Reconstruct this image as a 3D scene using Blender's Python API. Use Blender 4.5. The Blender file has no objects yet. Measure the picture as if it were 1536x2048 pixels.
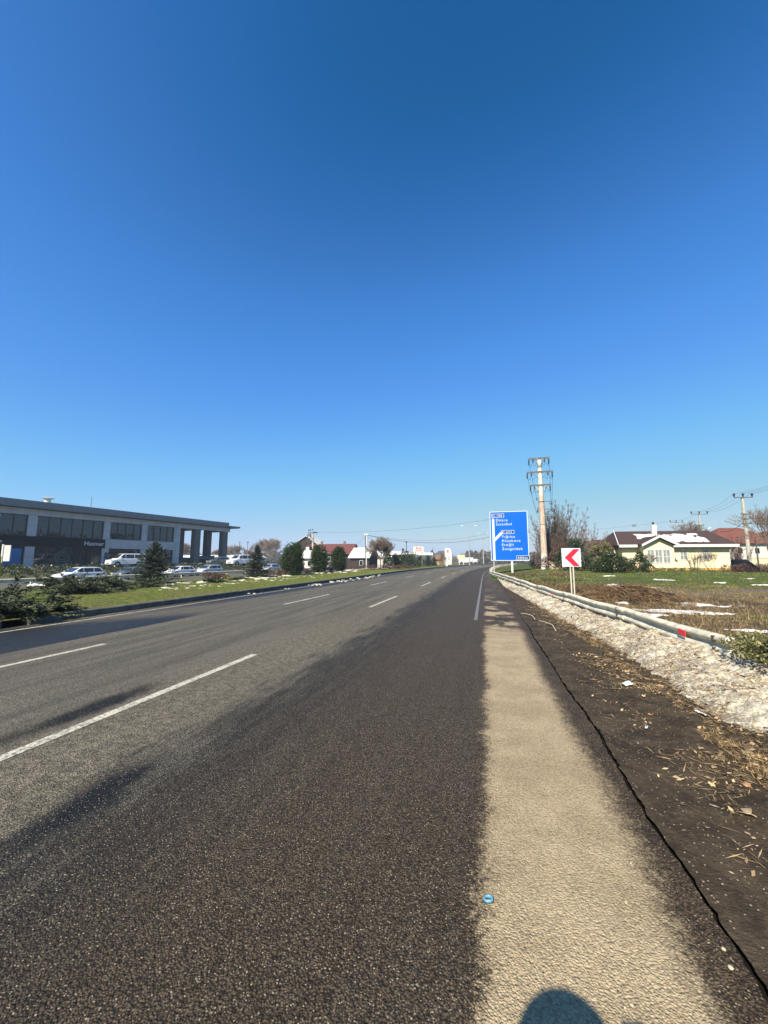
import bpy, bmesh, math, random
import numpy as np
from mathutils import Vector, Matrix, noise as mnoise
R = math.radians
scene = bpy.context.scene
# ------------------------------------------------------------------ camera, sky, sun, exposure
CAMH = 1.65
PITCH = math.atan(96/769)
cam_d = bpy.data.cameras.new('camera'); cam = bpy.data.objects.new('camera', cam_d)
scene.collection.objects.link(cam); scene.camera = cam
cam_d.sensor_fit = 'VERTICAL'; cam_d.sensor_height = 24.0; cam_d.lens = 24.0*769/2048
cam_d.clip_start = 0.02; cam_d.clip_end = 9000
cam.location = (0, 0, CAMH); cam.rotation_euler = (R(90)+PITCH, 0, 0)
SUN_AZ, SUN_EL = R(28), R(42)      # the light travels towards azimuth 28 degrees right of the view
world = bpy.data.worlds.new('World'); scene.world = world; world.use_nodes = True
wn = world.node_tree.nodes; wl = world.node_tree.links; wn.clear()
sky = wn.new('ShaderNodeTexSky'); sky.sky_type = 'NISHITA'; sky.sun_disc = False
sky.sun_elevation = SUN_EL; sky.sun_rotation = SUN_AZ + math.pi
sky.altitude = 0; sky.air_density = 1.0; sky.dust_density = 0.3; sky.ozone_density = 3.2
sc1 = wn.new('ShaderNodeVectorMath'); sc1.operation = 'SCALE'; sc1.inputs['Scale'].default_value = .12
cur = wn.new('ShaderNodeRGBCurve')      # colour response of the clear winter sky
for ch, pts in zip(cur.mapping.curves, ([(0, 0), (.070, .008), (.076, .016), (.086, .036), (.105, .058), (.153, .105), (.279, .215), (.578, .44), (.839, .58), (1, .62)], [(0, 0), (.125, .106), (.131, .122), (.150, .170), (.184, .245), (.266, .350), (.462, .55), (.815, .68), (1, .74)], [(0, 0), (.250, .332), (.259, .38), (.292, .51), (.352, .69), (.479, .86), (.73, .93), (.85, .90), (.939, .84), (1, .84)])):
    ch.points[0].location = pts[0]; ch.points[1].location = pts[-1]
    for p in pts[1:-1]: ch.points.new(*p)
cur.mapping.extend = 'HORIZONTAL'; cur.mapping.update()
sc2 = wn.new('ShaderNodeVectorMath'); sc2.operation = 'SCALE'; sc2.inputs['Scale'].default_value = 1/.12
bg = wn.new('ShaderNodeBackground'); bg.inputs['Strength'].default_value = 0.060
wo = wn.new('ShaderNodeOutputWorld')
wl.new(sky.outputs[0], sc1.inputs[0]); wl.new(sc1.outputs[0], cur.inputs['Color']); wl.new(cur.outputs[0], sc2.inputs[0]); wl.new(sc2.outputs[0], bg.inputs[0]); wl.new(bg.outputs[0], wo.inputs[0])
sd = bpy.data.lights.new('sun', 'SUN'); so_ = bpy.data.objects.new('sun', sd); scene.collection.objects.link(so_)
sd.energy = 5.0; sd.angle = R(0.5); sd.color = (1.0, 0.89, 0.73)
sdir = Vector((math.sin(SUN_AZ)*math.cos(SUN_EL), math.cos(SUN_AZ)*math.cos(SUN_EL), -math.sin(SUN_EL)))
so_.rotation_euler = sdir.to_track_quat('-Z', 'Y').to_euler()
vs = scene.view_settings; vs.view_transform = 'Standard'; vs.look = 'None'; vs.exposure = 1.0; vs.gamma = 1.0
scene.display_settings.display_device = 'sRGB'
scene.cycles.max_bounces = 6; scene.cycles.volume_bounces = 0
scene.cycles.volume_step_rate = 4
# ------------------------------------------------------------------ helpers
col = scene.collection
rng = np.random.default_rng(7); random.seed(7)
def tag(o, label=None, cat=None, group=None, kind=None):
    if label: o['label'] = label
    if cat: o['category'] = cat
    if group: o['group'] = group
    if kind: o['kind'] = kind
    return o
def empty(name, loc=(0, 0, 0), rz=0):
    o = bpy.data.objects.new(name, None); col.objects.link(o)
    o.location = loc; o.rotation_euler = (0, 0, rz); o.empty_display_size = .3
    return o
def copy_tree(o, parent=None):
    c = o.copy(); col.objects.link(c); c.parent = parent
    for ch in list(o.children): copy_tree(ch, c)
    return c
def link_mesh(name, me, mat, parent=None, smooth=False):
    if mat is not None: me.materials.append(mat)
    o = bpy.data.objects.new(name, me); col.objects.link(o)
    if parent: o.parent = parent
    if smooth: me.polygons.foreach_set('use_smooth', [True]*len(me.polygons))
    return o
class MB:
    def __init__(s): s.v = []; s.f = []
    def add(s, vs_, fs): n = len(s.v); s.v += [tuple(v) for v in vs_]; s.f += [tuple(i+n for i in f) for f in fs]
    def box(s, x0, x1, y0, y1, z0, z1):
        s.add([(x0,y0,z0),(x1,y0,z0),(x1,y1,z0),(x0,y1,z0),(x0,y0,z1),(x1,y0,z1),(x1,y1,z1),(x0,y1,z1)],
              [(0,3,2,1),(4,5,6,7),(0,1,5,4),(1,2,6,5),(2,3,7,6),(3,0,4,7)]); return s
    def cyl(s, p0, p1, r0, r1=None, n=10, caps=True):
        if r1 is None: r1 = r0
        p0 = Vector(p0); p1 = Vector(p1); d = (p1-p0)
        if d.length < 1e-6: return s
        d.normalize(); a = Vector((0,0,1)) if abs(d.z) < .9 else Vector((1,0,0))
        u = d.cross(a).normalized(); w = d.cross(u)
        vs_ = []
        for p, r in ((p0, r0), (p1, r1)):
            for i in range(n):
                t = 2*math.pi*i/n; vs_.append(p+u*(r*math.cos(t))+w*(r*math.sin(t)))
        fs = [(i, (i+1) % n, n+(i+1) % n, n+i) for i in range(n)]
        if caps: fs += [tuple(range(n-1, -1, -1)), tuple(range(n, 2*n))]
        s.add(vs_, fs); return s
    def tube(s, pts, r, n=6):
        for a, b in zip(pts[:-1], pts[1:]): s.cyl(a, b, r if not callable(r) else r(0), n=n)
        return s
    def poly(s, pts): s.add(pts, [tuple(range(len(pts)))]); return s
    def prism(s, prof, y0, y1):      # prof in (x, z), extruded along y
        n = len(prof)
        s.add([(x, y0, z) for x, z in prof]+[(x, y1, z) for x, z in prof],
              [tuple(range(n)), tuple(range(2*n-1, n-1, -1))]+[(i, n+i, n+(i+1) % n, (i+1) % n) for i in range(n)]); return s
    def slab(s, pts, d):              # polygon in space, thickness vector d
        n = len(pts); d = Vector(d)
        s.add([Vector(p) for p in pts]+[Vector(p)+d for p in pts],
              [tuple(range(n)), tuple(range(2*n-1, n-1, -1))]+[(i, n+i, n+(i+1) % n, (i+1) % n) for i in range(n)]); return s
    def build(s, name, mat, parent=None, smooth=False, bevel=0, loc=None):
        me = bpy.data.meshes.new(name); me.from_pydata(s.v, [], s.f); me.update()
        bm = bmesh.new(); bm.from_mesh(me); bmesh.ops.recalc_face_normals(bm, faces=bm.faces); bm.to_mesh(me); bm.free()
        o = link_mesh(name, me, mat, parent, smooth)
        if loc: o.location = loc
        if bevel:
            m = o.modifiers.new('bevel', 'BEVEL'); m.width = bevel; m.segments = 2; m.limit_method = 'ANGLE'; m.angle_limit = R(35)
        return o
def tri_mesh(name, V, mat, parent=None, tint=None, loc=None):
    V = np.asarray(V, dtype=np.float32).reshape(-1, 3); n = len(V)//3
    me = bpy.data.meshes.new(name); me.vertices.add(n*3); me.loops.add(n*3); me.polygons.add(n)
    me.vertices.foreach_set('co', V.ravel())
    me.loops.foreach_set('vertex_index', np.arange(n*3, dtype=np.int32))
    me.polygons.foreach_set('loop_start', np.arange(0, n*3, 3, dtype=np.int32))
    try: me.polygons.foreach_set('loop_total', np.full(n, 3, dtype=np.int32))
    except Exception: pass
    me.update(calc_edges=True)
    if tint is not None:
        a = me.attributes.new('tint', 'FLOAT', 'POINT'); a.data.foreach_set('value', np.repeat(np.asarray(tint, dtype=np.float32), 3))
    o = link_mesh(name, me, mat, parent)
    if loc is not None: o.location = loc
    return o
def P(px, py, Y):                    # a point seen in the photograph at forward distance Y, in metres
    u = px-768; v = 1024-py; f = 769
    fw = f*math.cos(PITCH)-v*math.sin(PITCH); up = f*math.sin(PITCH)+v*math.cos(PITCH)
    return Vector((u/fw*Y, Y, CAMH+up/fw*Y))
def fbm(x, y, z=0, o=4):
    s = 0; a = 1; t = 0
    for i in range(o): s += a*mnoise.noise((x, y, z)); t += a; a *= .5; x *= 2.03; y *= 2.03
    return s/t
def sstep(a, b, x):
    t = min(1, max(0, (x-a)/(b-a))); return t*t*(3-2*t)
# ------------------------------------------------------------------ node helper and materials
class NT:
    def __init__(s, name, rough=.8, spec=.3):
        s.m = bpy.data.materials.new(name); s.m.use_nodes = True; s.t = s.m.node_tree
        s.b = s.t.nodes['Principled BSDF']; s.b.inputs['Roughness'].default_value = rough
        s.b.inputs['Specular IOR Level'].default_value = spec
        s._tc = None
    def node(s, ty, **kw):
        n = s.t.nodes.new(ty)
        for k, v in kw.items(): setattr(n, k, v)
        return n
    def L(s, a, b):
        if hasattr(a, 'is_output') or isinstance(a, bpy.types.NodeSocket): s.t.links.new(a, b)
        elif isinstance(a, (tuple, list)) and len(a) == 3 and len(b.default_value) == 4: b.default_value = (*a, 1)
        else: b.default_value = a
    def math(s, op, a, b=0, c=None, clamp=False):
        n = s.node('ShaderNodeMath', operation=op); n.use_clamp = clamp
        s.L(a, n.inputs[0]); s.L(b, n.inputs[1])
        if c is not None: s.L(c, n.inputs[2])
        return n.outputs[0]
    def add(s, a, b): return s.math('ADD', a, b)
    def mul(s, a, b): return s.math('MULTIPLY', a, b)
    def ss(s, a, b, x):             # smoothstep
        n = s.node('ShaderNodeMapRange', interpolation_type='SMOOTHSTEP'); s.L(x, n.inputs[0]); s.L(a, n.inputs[1]); s.L(b, n.inputs[2])
        n.inputs[3].default_value = 0; n.inputs[4].default_value = 1; return n.outputs[0]
    def mix(s, f, a, b):
        n = s.node('ShaderNodeMix', data_type='RGBA'); s.L(f, n.inputs[0]); s.L(a, n.inputs[6]); s.L(b, n.inputs[7]); return n.outputs[2]
    def tc(s, k='Object'):
        if s._tc is None: s._tc = s.node('ShaderNodeTexCoord')
        return s._tc.outputs[k]
    def sep(s, v):
        n = s.node('ShaderNodeSeparateXYZ'); s.L(v, n.inputs[0]); return n.outputs
    def comb(s, x, y, z=0.0):
        n = s.node('ShaderNodeCombineXYZ'); s.L(x, n.inputs[0]); s.L(y, n.inputs[1]); s.L(z, n.inputs[2]); return n.outputs[0]
    def noise(s, vec, scale, detail=3, rough=.5, dist=0):
        n = s.node('ShaderNodeTexNoise'); s.L(vec, n.inputs['Vector']); n.inputs['Scale'].default_value = scale
        n.inputs['Detail'].default_value = detail; n.inputs['Roughness'].default_value = rough; n.inputs['Distortion'].default_value = dist
        return n.outputs['Fac']
    def vor(s, vec, scale, feat='F1', out='Distance'):
        n = s.node('ShaderNodeTexVoronoi', feature=feat); s.L(vec, n.inputs['Vector']); n.inputs['Scale'].default_value = scale
        return n.outputs[out]
    def attr(s, name):
        n = s.node('ShaderNodeAttribute'); n.attribute_name = name; return n.outputs['Fac']
    def bump(s, h, strength=.5, dist=.01, normal=None):
        n = s.node('ShaderNodeBump'); s.L(h, n.inputs['Height']); n.inputs['Strength'].default_value = strength; n.inputs['Distance'].default_value = dist
        if normal is not None: s.L(normal, n.inputs['Normal'])
        s.L(n.outputs[0], s.b.inputs['Normal']); return n.outputs[0]
    def color(s, c): s.L(c, s.b.inputs['Base Color']); return s
    def rough(s, r): s.L(r, s.b.inputs['Roughness']); return s
def simple(name, c, rough=.6, spec=.3, metal=0, var=.15, vs_=8, bump=0, bs=60):
    n = NT(name, rough, spec); w = n.noise(n.tc(), vs_, 5, .6); c = tuple(x*.76 for x in c)
    k = n.node('ShaderNodeMapRange'); n.L(w, k.inputs[0]); k.inputs[1].default_value = .3; k.inputs[2].default_value = .7
    n.color(n.mix(k.outputs[0], tuple(x*(1-var) for x in c), tuple(min(1, x*(1+var)) for x in c)))
    n.b.inputs['Metallic'].default_value = metal
    if bump: n.bump(n.noise(n.tc(), bs, 4), bump, .01)
    return n.m
def leafmat(name, dark, light, rough=.6, spec=.25, trans=0):
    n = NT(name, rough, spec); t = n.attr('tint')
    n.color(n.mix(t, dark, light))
    if trans: n.b.inputs['Subsurface Weight'].default_value = 0
    return n.m
# ------------------------------------------------------------------ the road's course (s along, t to the right of the left dashed line)
def curve():
    hd = R(14.6); bx, by = -5.54, 7.83
    x = bx-math.sin(hd)*48; y = by-math.cos(hd)*48; s = -40; out = []
    while s < 620:
        out.append((s, x, y, hd)); k = 0 if s < 38 else R(.1)
        if s > 260: k = 0
        x += math.sin(hd)*.5; y += math.cos(hd)*.5; hd += k*.5; s += .5
    return out
CP = curve()
def C(s, t, z=0):
    i = (s+40)/.5; i0 = max(0, min(len(CP)-2, int(math.floor(i)))); f = i-i0
    a, b = CP[i0], CP[i0+1]; x = a[1]+(b[1]-a[1])*f; y = a[2]+(b[2]-a[2])*f; h = a[3]+(b[3]-a[3])*f
    return Vector((x+t*math.cos(h), y-t*math.sin(h), z))
def heading(s):
    return CP[max(0, min(len(CP)-1, int((s+40)/.5)))][3]
def ribbon(name, ss, ts, zf, mat, parent=None, smooth=True, tf=None):
    V = []; UV = []; F = []; n = len(ts)
    for s in ss:
        for t in ts:
            tt = tf(s, t) if tf else t
            V.append(C(s, tt, zf(s, tt))); UV.append((tt, s))
    for i in range(len(ss)-1):
        for j in range(n-1):
            a = i*n+j; F.append((a, a+1, a+n+1, a+n))
    me = bpy.data.meshes.new(name); me.from_pydata(V, [], F); me.update()
    uv = me.uv_layers.new(name='UVMap'); li = np.zeros(len(me.loops), dtype=np.int32); me.loops.foreach_get('vertex_index', li)
    uv.data.foreach_set('uv', np.asarray(UV, dtype=np.float32)[li].ravel())
    return link_mesh(name, me, mat, parent, smooth)
def frange(a, b, d):
    n = max(1, int(round((b-a)/d))); return [a+(b-a)*i/n for i in range(n+1)]
FO = Vector((-29, 55, 0)); FA = R(20)
def frontage(x, y):                   # signed offset from the side carriageway's centre line
    return (x-FO.x)*math.cos(FA)-(y-FO.y)*math.sin(FA)
def FR(m, n, z=0):                    # point on the side carriageway, m along, n to the right
    return Vector((FO.x+m*math.sin(FA)+n*math.cos(FA), FO.y+m*math.cos(FA)-n*math.sin(FA), z))
def railt(s):                         # the guardrail's distance from the dashed line
    pts = [(-20, 12.2), (4, 11.2), (8, 10.75), (12, 10.45), (17, 9.9), (29, 8.85), (41, 7.85), (60, 7.7), (400, 7.7)]
    for a, b in zip(pts[:-1], pts[1:]):
        if s <= b[0]: return a[1]+(b[1]-a[1])*max(0, (s-a[0]))/(b[0]-a[0])
    return 7.7
# ---- materials of the setting
def road_mat():
    n = NT('road_asphalt', .8, .16); uv = n.sep(n.tc('UV')); t, s = uv[0], uv[1]; p = n.tc()
    w1 = n.noise(p, .55, 3); w2 = n.noise(p, 2.6, 4, .6); w3 = n.noise(p, 11, 4, .6)
    stv = n.comb(n.mul(t, 1.0), n.mul(s, .055)); st = n.noise(stv, 3.2, 5, .6); st2 = n.noise(stv, 9, 4, .6)
    c = lambda v: n.add(v, -.5)
    w5 = n.noise(p, 42, 4, .75)
    tj = n.add(t, n.add(n.mul(c(w1), .35), n.add(n.mul(c(w2), .30), n.mul(c(w3), .14))))
    tj2 = n.add(t, n.add(n.mul(c(w1), .28), n.add(n.mul(c(w2), .14), n.add(n.mul(c(w3), .20), n.mul(c(w5), .28)))))
    # dry grey lanes
    grey = n.mix(n.ss(.35, .65, st), (.118, .120, .112), (.195, .194, .182))
    grey = n.mix(n.mul(n.ss(.42, .7, w3), .35), grey, (.19, .185, .165))
    # pale dusty fringe between the lanes, broken up
    fr = n.mul(n.ss(2.4, 3.6, tj), n.math('SUBTRACT', 1, n.ss(4.2, 5.0, tj)))
    grey = n.mix(n.mul(fr, .6), grey, n.mix(n.ss(.42, .58, w3), (.15, .14, .12), (.27, .255, .215)))
    w4 = n.noise(n.comb(n.mul(t, 1.0), n.mul(s, .22)), 4.5, 6, .68)
    sc_ = n.noise(n.comb(n.mul(t, 2.2), n.mul(s, .8)), 2.6, 6, .8); grey = n.mix(n.mul(n.ss(.66, .70, sc_), .75), grey, (.045, .042, .038))
    # damp right lane
    damp = n.ss(4.25, 5.05, n.add(n.add(tj, n.mul(c(w5), 1.5)), n.mul(c(w4), 2.4)))
    strip = n.math('SUBTRACT', 1, n.ss(4.6, 6.2, n.add(tj, n.mul(c(st), .8))))
    dcol = n.mix(strip, (.078, .063, .047), (.038, .037, .035))
    dcol = n.mix(n.mul(n.ss(.4, .62, st2), .5), dcol, (.092, .080, .064))
    base = n.mix(damp, grey, dcol)
    # bluish dark blots by the second dashed line
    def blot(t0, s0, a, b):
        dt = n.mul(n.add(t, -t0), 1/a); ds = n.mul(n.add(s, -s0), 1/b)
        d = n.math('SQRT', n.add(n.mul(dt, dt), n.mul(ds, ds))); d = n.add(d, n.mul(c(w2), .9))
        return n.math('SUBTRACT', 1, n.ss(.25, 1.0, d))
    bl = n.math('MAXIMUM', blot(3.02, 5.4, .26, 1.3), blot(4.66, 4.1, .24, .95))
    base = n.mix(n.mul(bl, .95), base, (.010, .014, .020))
    # darker, smoother band along the left kerb
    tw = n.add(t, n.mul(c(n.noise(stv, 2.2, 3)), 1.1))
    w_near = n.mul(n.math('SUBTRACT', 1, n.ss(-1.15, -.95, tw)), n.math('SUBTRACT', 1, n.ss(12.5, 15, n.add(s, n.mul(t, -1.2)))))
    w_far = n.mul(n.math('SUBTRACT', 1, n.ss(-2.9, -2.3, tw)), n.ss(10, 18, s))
    kerb_band = n.math('MAXIMUM', w_near, w_far)
    base = n.mix(n.mul(kerb_band, .93), base, n.mix(n.ss(.45, .6, st2), (.010, .013, .020), (.030, .035, .046)))
    # dry tan strip beside the lane edge, breaking into brown patches further on
    tanm = n.mul(n.ss(7.22, 7.34, tj2), n.math('SUBTRACT', 1, n.ss(8.0, 8.22, tj2)))
    pt = n.noise(n.comb(n.mul(t, .9), n.mul(s, .75)), 1.15, 5, .6)
    far = n.ss(11.0, 12.6, n.add(s, n.mul(c(w1), 2)))
    patch = n.ss(.49, .56, pt)
    endm = n.math('SUBTRACT', 1, n.ss(16, 22, s))
    tanm = n.mul(tanm, n.mul(n.mix(far, (1, 1, 1), n.comb(patch, patch, patch)), n.add(n.mul(endm, .85), .15)))
    edge = n.ss(7.15, 7.35, tj2)
    brown = n.mix(n.ss(.4, .6, w2), (.060, .045, .030), (.088, .068, .046))
    brown = n.mix(n.ss(12, 20, s), brown, (.085, .070, .054))
    base = n.mix(edge, base, brown)
    tan = n.mix(n.ss(.40, .60, n.add(n.mul(w2, .6), n.mul(w1, .4))), (.355, .305, .215), (.45, .39, .285))
    base = n.mix(tanm, base, tan)
    # stone chips
    v = n.node('ShaderNodeTexVoronoi'); n.L(p, v.inputs['Vector']); v.inputs['Scale'].default_value = 105
    chip = n.sep(v.outputs['Color'])
    v2 = n.node('ShaderNodeTexVoronoi'); n.L(p, v2.inputs['Vector']); v2.inputs['Scale'].default_value = 150
    glint = n.sep(v2.outputs['Color'])
    g = n.node('ShaderNodeMapRange'); n.L(chip[0], g.inputs[0]); g.inputs[3].default_value = .45; g.inputs[4].default_value = 1.62
    gs = n.node('ShaderNodeMix', data_type='RGBA', blend_type='MULTIPLY'); gs.inputs[0].default_value = 1
    tar_shade = n.math('SUBTRACT', 1.08, n.mul(n.ss(.38, .62, v.outputs['Distance']), n.math('SUBTRACT', .62, n.mul(tanm, .40)))); gg = n.mul(g.outputs[0], tar_shade); gg = n.add(n.mul(gg, n.math('SUBTRACT', 1, n.mul(tanm, .5))), n.mul(tanm, .5)); n.L(base, gs.inputs[6]); n.L(n.comb(gg, gg, gg), gs.inputs[7])  # pits between chips: cavity shade painted in along with the dark binder
    base = gs.outputs[2]
    sp = n.mul(n.math('GREATER_THAN', glint[0], .955), n.math('LESS_THAN', v2.outputs['Distance'], .55))  # pale specks: glints on the chips put into the colour
    base = n.mix(n.mul(sp, n.math('SUBTRACT', .75, n.mul(tanm, .55))), base, (.42, .39, .33))
    sc = n.node('ShaderNodeMix', data_type='RGBA', blend_type='MULTIPLY'); sc.inputs[0].default_value = 1; n.L(base, sc.inputs[6]); sc.inputs[7].default_value = (.72, .665, .565, 1)
    n.color(sc.outputs[2])
    n.rough(n.math('SUBTRACT', n.math('SUBTRACT', .82, n.mul(damp, .16)), n.mul(kerb_band, .34)))
    h = n.add(n.mul(v.outputs['Distance'], -1.0), n.mul(n.noise(p, 160, 2), .7))
    h = n.add(h, n.mul(w3, .5))
    n.bump(h, .85, .009)
    return n.m
def soil_mat():
    n = NT('damp_soil', .9, .15); uv = n.sep(n.tc('UV')); t, s = uv[0], uv[1]; p = n.tc()
    w = n.noise(p, 3, 5, .65); w3 = n.noise(p, 28, 4, .7); w4 = n.noise(p, 90, 3, .7)
    c = n.mix(n.ss(.35, .65, w), (.026, .019, .012), (.060, .045, .028))
    c = n.mix(n.mul(n.ss(.5, .72, w3), .5), c, (.12, .095, .062))
    c = n.mix(n.mul(n.ss(.45, .3, w4), .6), c, (.018, .015, .012))
    v = n.node('ShaderNodeTexVoronoi'); n.L(p, v.inputs['Vector']); v.inputs['Scale'].default_value = 70
    ch = n.sep(v.outputs['Color'])
    sp = n.mul(n.math('GREATER_THAN', ch[0], .94), n.math('LESS_THAN', v.outputs['Distance'], .35))
    c = n.mix(n.mul(sp, .7), c, (.42, .37, .27))
    n.color(c); n.bump(n.add(n.mul(w3, 1.2), n.mul(w4, .6)), .9, .02); return n.m
def snow_mat():
    n = NT('dirty_snow', .75, .25); p = n.tc()
    w = n.noise(p, 1.6, 5, .7); w2 = n.noise(p, 9, 6, .75); w3 = n.noise(p, 36, 6, .8)
    uv = n.sep(n.tc('UV'))
    c = n.mix(n.ss(.38, .60, w2), (.26, .215, .14), (.58, .54, .42))
    c = n.mix(n.mul(n.ss(.50, .57, n.add(n.mul(w, .7), n.mul(w2, .3))), .8), c, (.17, .125, .075))
    c = n.mix(n.mul(n.ss(.51, .59, w3), .72), c, (.11, .080, .046))
    c = n.mix(n.mul(n.ss(.47, .41, w3), .8), c, (.70, .69, .61))
    g4 = n.noise(p, 130, 3, .7); c = n.mix(n.mul(n.ss(.56, .64, g4), .7), c, (.10, .075, .045))
    n.color(c); n.bump(n.add(n.mul(w2, .8), n.mul(w3, .8)), .8, .025)
    return n.m
def field_mat():
    n = NT('verge_ground', .95, .1); p = n.tc(); g = n.sep(p)
    w = n.noise(p, .35, 4, .6); w2 = n.noise(p, 2.5, 5, .7); w3 = n.noise(p, 14, 4, .7)
    yj = n.add(g[1], n.mul(n.add(w, -.5), 9))
    brown = n.mix(n.ss(.35, .65, w2), (.060, .045, .030), (.145, .100, .055))
    olive = n.mix(n.ss(.4, .6, w2), (.060, .070, .026), (.120, .120, .045))
    green = n.mix(n.ss(.35, .6, w2), (.032, .052, .012), (.080, .110, .024))
    c = n.mix(n.ss(.45, .6, w), brown, olive)
    c = n.mix(n.mul(n.ss(11, 12.5, yj), n.ss(.40, .5, w2)), c, brown)
    grit = n.mix(n.ss(.47, .6, w3), (.075, .060, .045), (.34, .30, .22))
    c = n.mix(n.mul(n.ss(16.5, 18, yj), n.ss(9.5, 12, g[0])), c, grit)
    c = n.mix(n.mul(n.ss(21, 23, n.add(yj, n.mul(g[0], .12))), n.ss(.40, .50, n.add(w2, n.mul(n.ss(12, 22, g[0]), .10)))), c, green)
    c = n.mix(n.mul(n.ss(.50, .62, w3), .6), c, (.022, .016, .010))
    n.color(c); n.bump(n.add(n.mul(w2, 1.5), w3), 1, .08); return n.m
def grass_mat():
    n = NT('median_grass', .95, .1); p = n.tc()
    w = n.noise(p, .8, 4, .6); w2 = n.noise(p, 5, 5, .7); w3 = n.noise(p, 24, 4, .75)
    c = n.mix(n.ss(.42, .58, w2), (.045, .065, .014), (.160, .185, .036))
    c = n.mix(n.mul(n.ss(.48, .58, w), .6), c, (.14, .105, .05))
    c = n.mix(n.mul(n.ss(.5, .68, w3), .7), c, (.030, .036, .012))
    n.color(c); n.bump(n.add(w2, w3), 1, .05); return n.m
def base_mat():
    n = NT('plain', .95, .1); p = n.tc(); w = n.noise(p, .02, 5, .6); w2 = n.noise(p, .4, 5, .7)
    c = n.mix(n.ss(.4, .6, w), (.085, .075, .05), (.08, .095, .035))
    c = n.mix(n.mul(n.ss(.5, .7, w2), .6), c, (.16, .14, .10))
    n.color(c); n.bump(w2, .6, .2); return n.m
def paint_mat(name, c, wear, ws=9, blue=None):
    n = NT(name, .6, .3); p = n.tc(); w = n.noise(p, 26, 5, .8); w2 = n.noise(p, 4, 3)
    n.color(n.mix(n.ss(wear-.07, wear+.07, n.add(n.mul(w, .75), n.mul(w2, .25))), c, (.13, .125, .11)))
    v = n.vor(p, 85); n.bump(n.mul(v, -1), .6, .005); return n.m
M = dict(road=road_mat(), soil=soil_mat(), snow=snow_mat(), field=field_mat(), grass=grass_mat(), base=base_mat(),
    paint=paint_mat('worn_white_paint', (.46, .43, .34), .525), paint2=paint_mat('faded_edge_paint', (.105, .113, .125), .46),
    kerb=simple('kerb_concrete', (.13, .128, .112), .9, .15, 0, .35, 3, .7, 40),
    crack=simple('crack_dirt', (.012, .010, .008), .95, .05),
    road2=simple('side_asphalt', (.10, .10, .095), .85, .2, 0, .2, .8, .3, 30),
    lot=simple('lot_paving', (.16, .155, .14), .85, .2, 0, .2, .5),
    clean=simple('white_snow', (.86, .87, .88), .6, .2, 0, .06, 5, .4, 20),
    zinc=None)
def zinc_mat():
    n = NT('galvanised_steel', .55, .25); p = n.tc(); w = n.noise(p, 1.5, 4, .6); w2 = n.noise(p, 22, 5, .75); w3 = n.noise(p, 5, 4)
    c = n.mix(n.ss(.35, .65, w3), (.42, .40, .31), (.58, .55, .43))
    c = n.mix(n.mul(n.ss(.56, .66, w2), .55), c, (.20, .165, .115))
    c = n.mix(n.mul(n.ss(.62, .72, n.noise(p, 9, 4)), .5), c, (.14, .12, .10))
    n.color(c); n.bump(w2, .15, .005); return n.m
M['zinc'] = zinc_mat()
# ------------------------------------------------------------------ ground
def gz(x, y):
    n = frontage(x, y)
    if y > 170: n2 = 1
    else: n2 = 0
    if n > 40 or y > 135:
        z = -.12
        if x > 20: z = -.12+.5*sstep(20, 34, x)*sstep(15, 36, y)*(1-sstep(80, 120, y))
        return z
    zl = -.12
    if n < 14: zl = -.12-.55*sstep(14, 7, n) if False else -.12-.55*(1-sstep(6, 14, n))
    if n < -6: zl = -.67+1.37*(1-sstep(-9.5, -6, n))
    k = 1-sstep(105, 135, y)
    return zl*k+(-.12)*(1-k)
def axis(fine, lo, hi, step):
    a = frange(lo, hi, step); g = step; x = hi
    out = list(a)
    while x < 2200: g *= 1.35; x += g; out.append(x)
    g = step; x = lo; pre = []
    while x > -2200: g *= 1.35; x -= g; pre.append(x)
    return pre[::-1]+out
xs = axis(0, -90, 90, 2.0); ys = axis(0, -20, 140, 2.0)
V = [(x, y, gz(x, y)) for y in ys for x in xs]; nx = len(xs)
F = [(j*nx+i, j*nx+i+1, (j+1)*nx+i+1, (j+1)*nx+i) for j in range(len(ys)-1) for i in range(nx-1)]
me = bpy.data.meshes.new('ground'); me.from_pydata(V, [], F); me.update()
tag(link_mesh('ground', me, M['base'], None, True), kind='structure')
# ---- carriageway with a ragged right edge along the joint
def crackw(s):                        # half width of the open joint
    return max(.003, .012+.010*mnoise.noise((s*1.3, 3.1, 0))+.011*mnoise.noise((s*7, 1.1, 0)))*(1-.8*sstep(11, 17, s))+.001
def crackt(s): return 8.32+.035*mnoise.noise((s*.7, 7.7, 0))+.016*mnoise.noise((s*5, 2.2, 0))+.014*mnoise.noise((s*19, 2.2, 4))
ss = frange(-14, 1.5, .5)[:-1]+frange(1.5, 18, .03)[:-1]+frange(18, 60, .5)[:-1]+frange(60, 420, 3)
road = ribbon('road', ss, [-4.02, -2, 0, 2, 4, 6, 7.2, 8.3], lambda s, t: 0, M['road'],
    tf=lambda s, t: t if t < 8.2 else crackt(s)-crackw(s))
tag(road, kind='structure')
k = 0
for s0 in [3.7+11.43*i for i in range(-1, 24)]:
    for t0 in (0.0, 3.36):
        L_ = 4.35 if not (s0 < 3 and s0 > 0) else 4
        a = frange(s0, s0+L_, .4)
        ribbon('lane_dash', a, [t0-.06, t0+.06], lambda s, t: .004, M['paint'], road)
ribbon('edge_line', frange(-12, 60, 1)[:-1]+frange(60, 400, 3), [-3.51, -3.42], lambda s, t: .004, M['paint'], road)
ribbon('edge_line', frange(13, 72, .5), [6.99, 7.08], lambda s, t: .004, M['paint2'], road)
# bed of the joint
tag(ribbon('joint_bed', frange(-10, 60, .5), [8.15, 8.5], lambda s, t: -.045, M['crack']), kind='structure')
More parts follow.
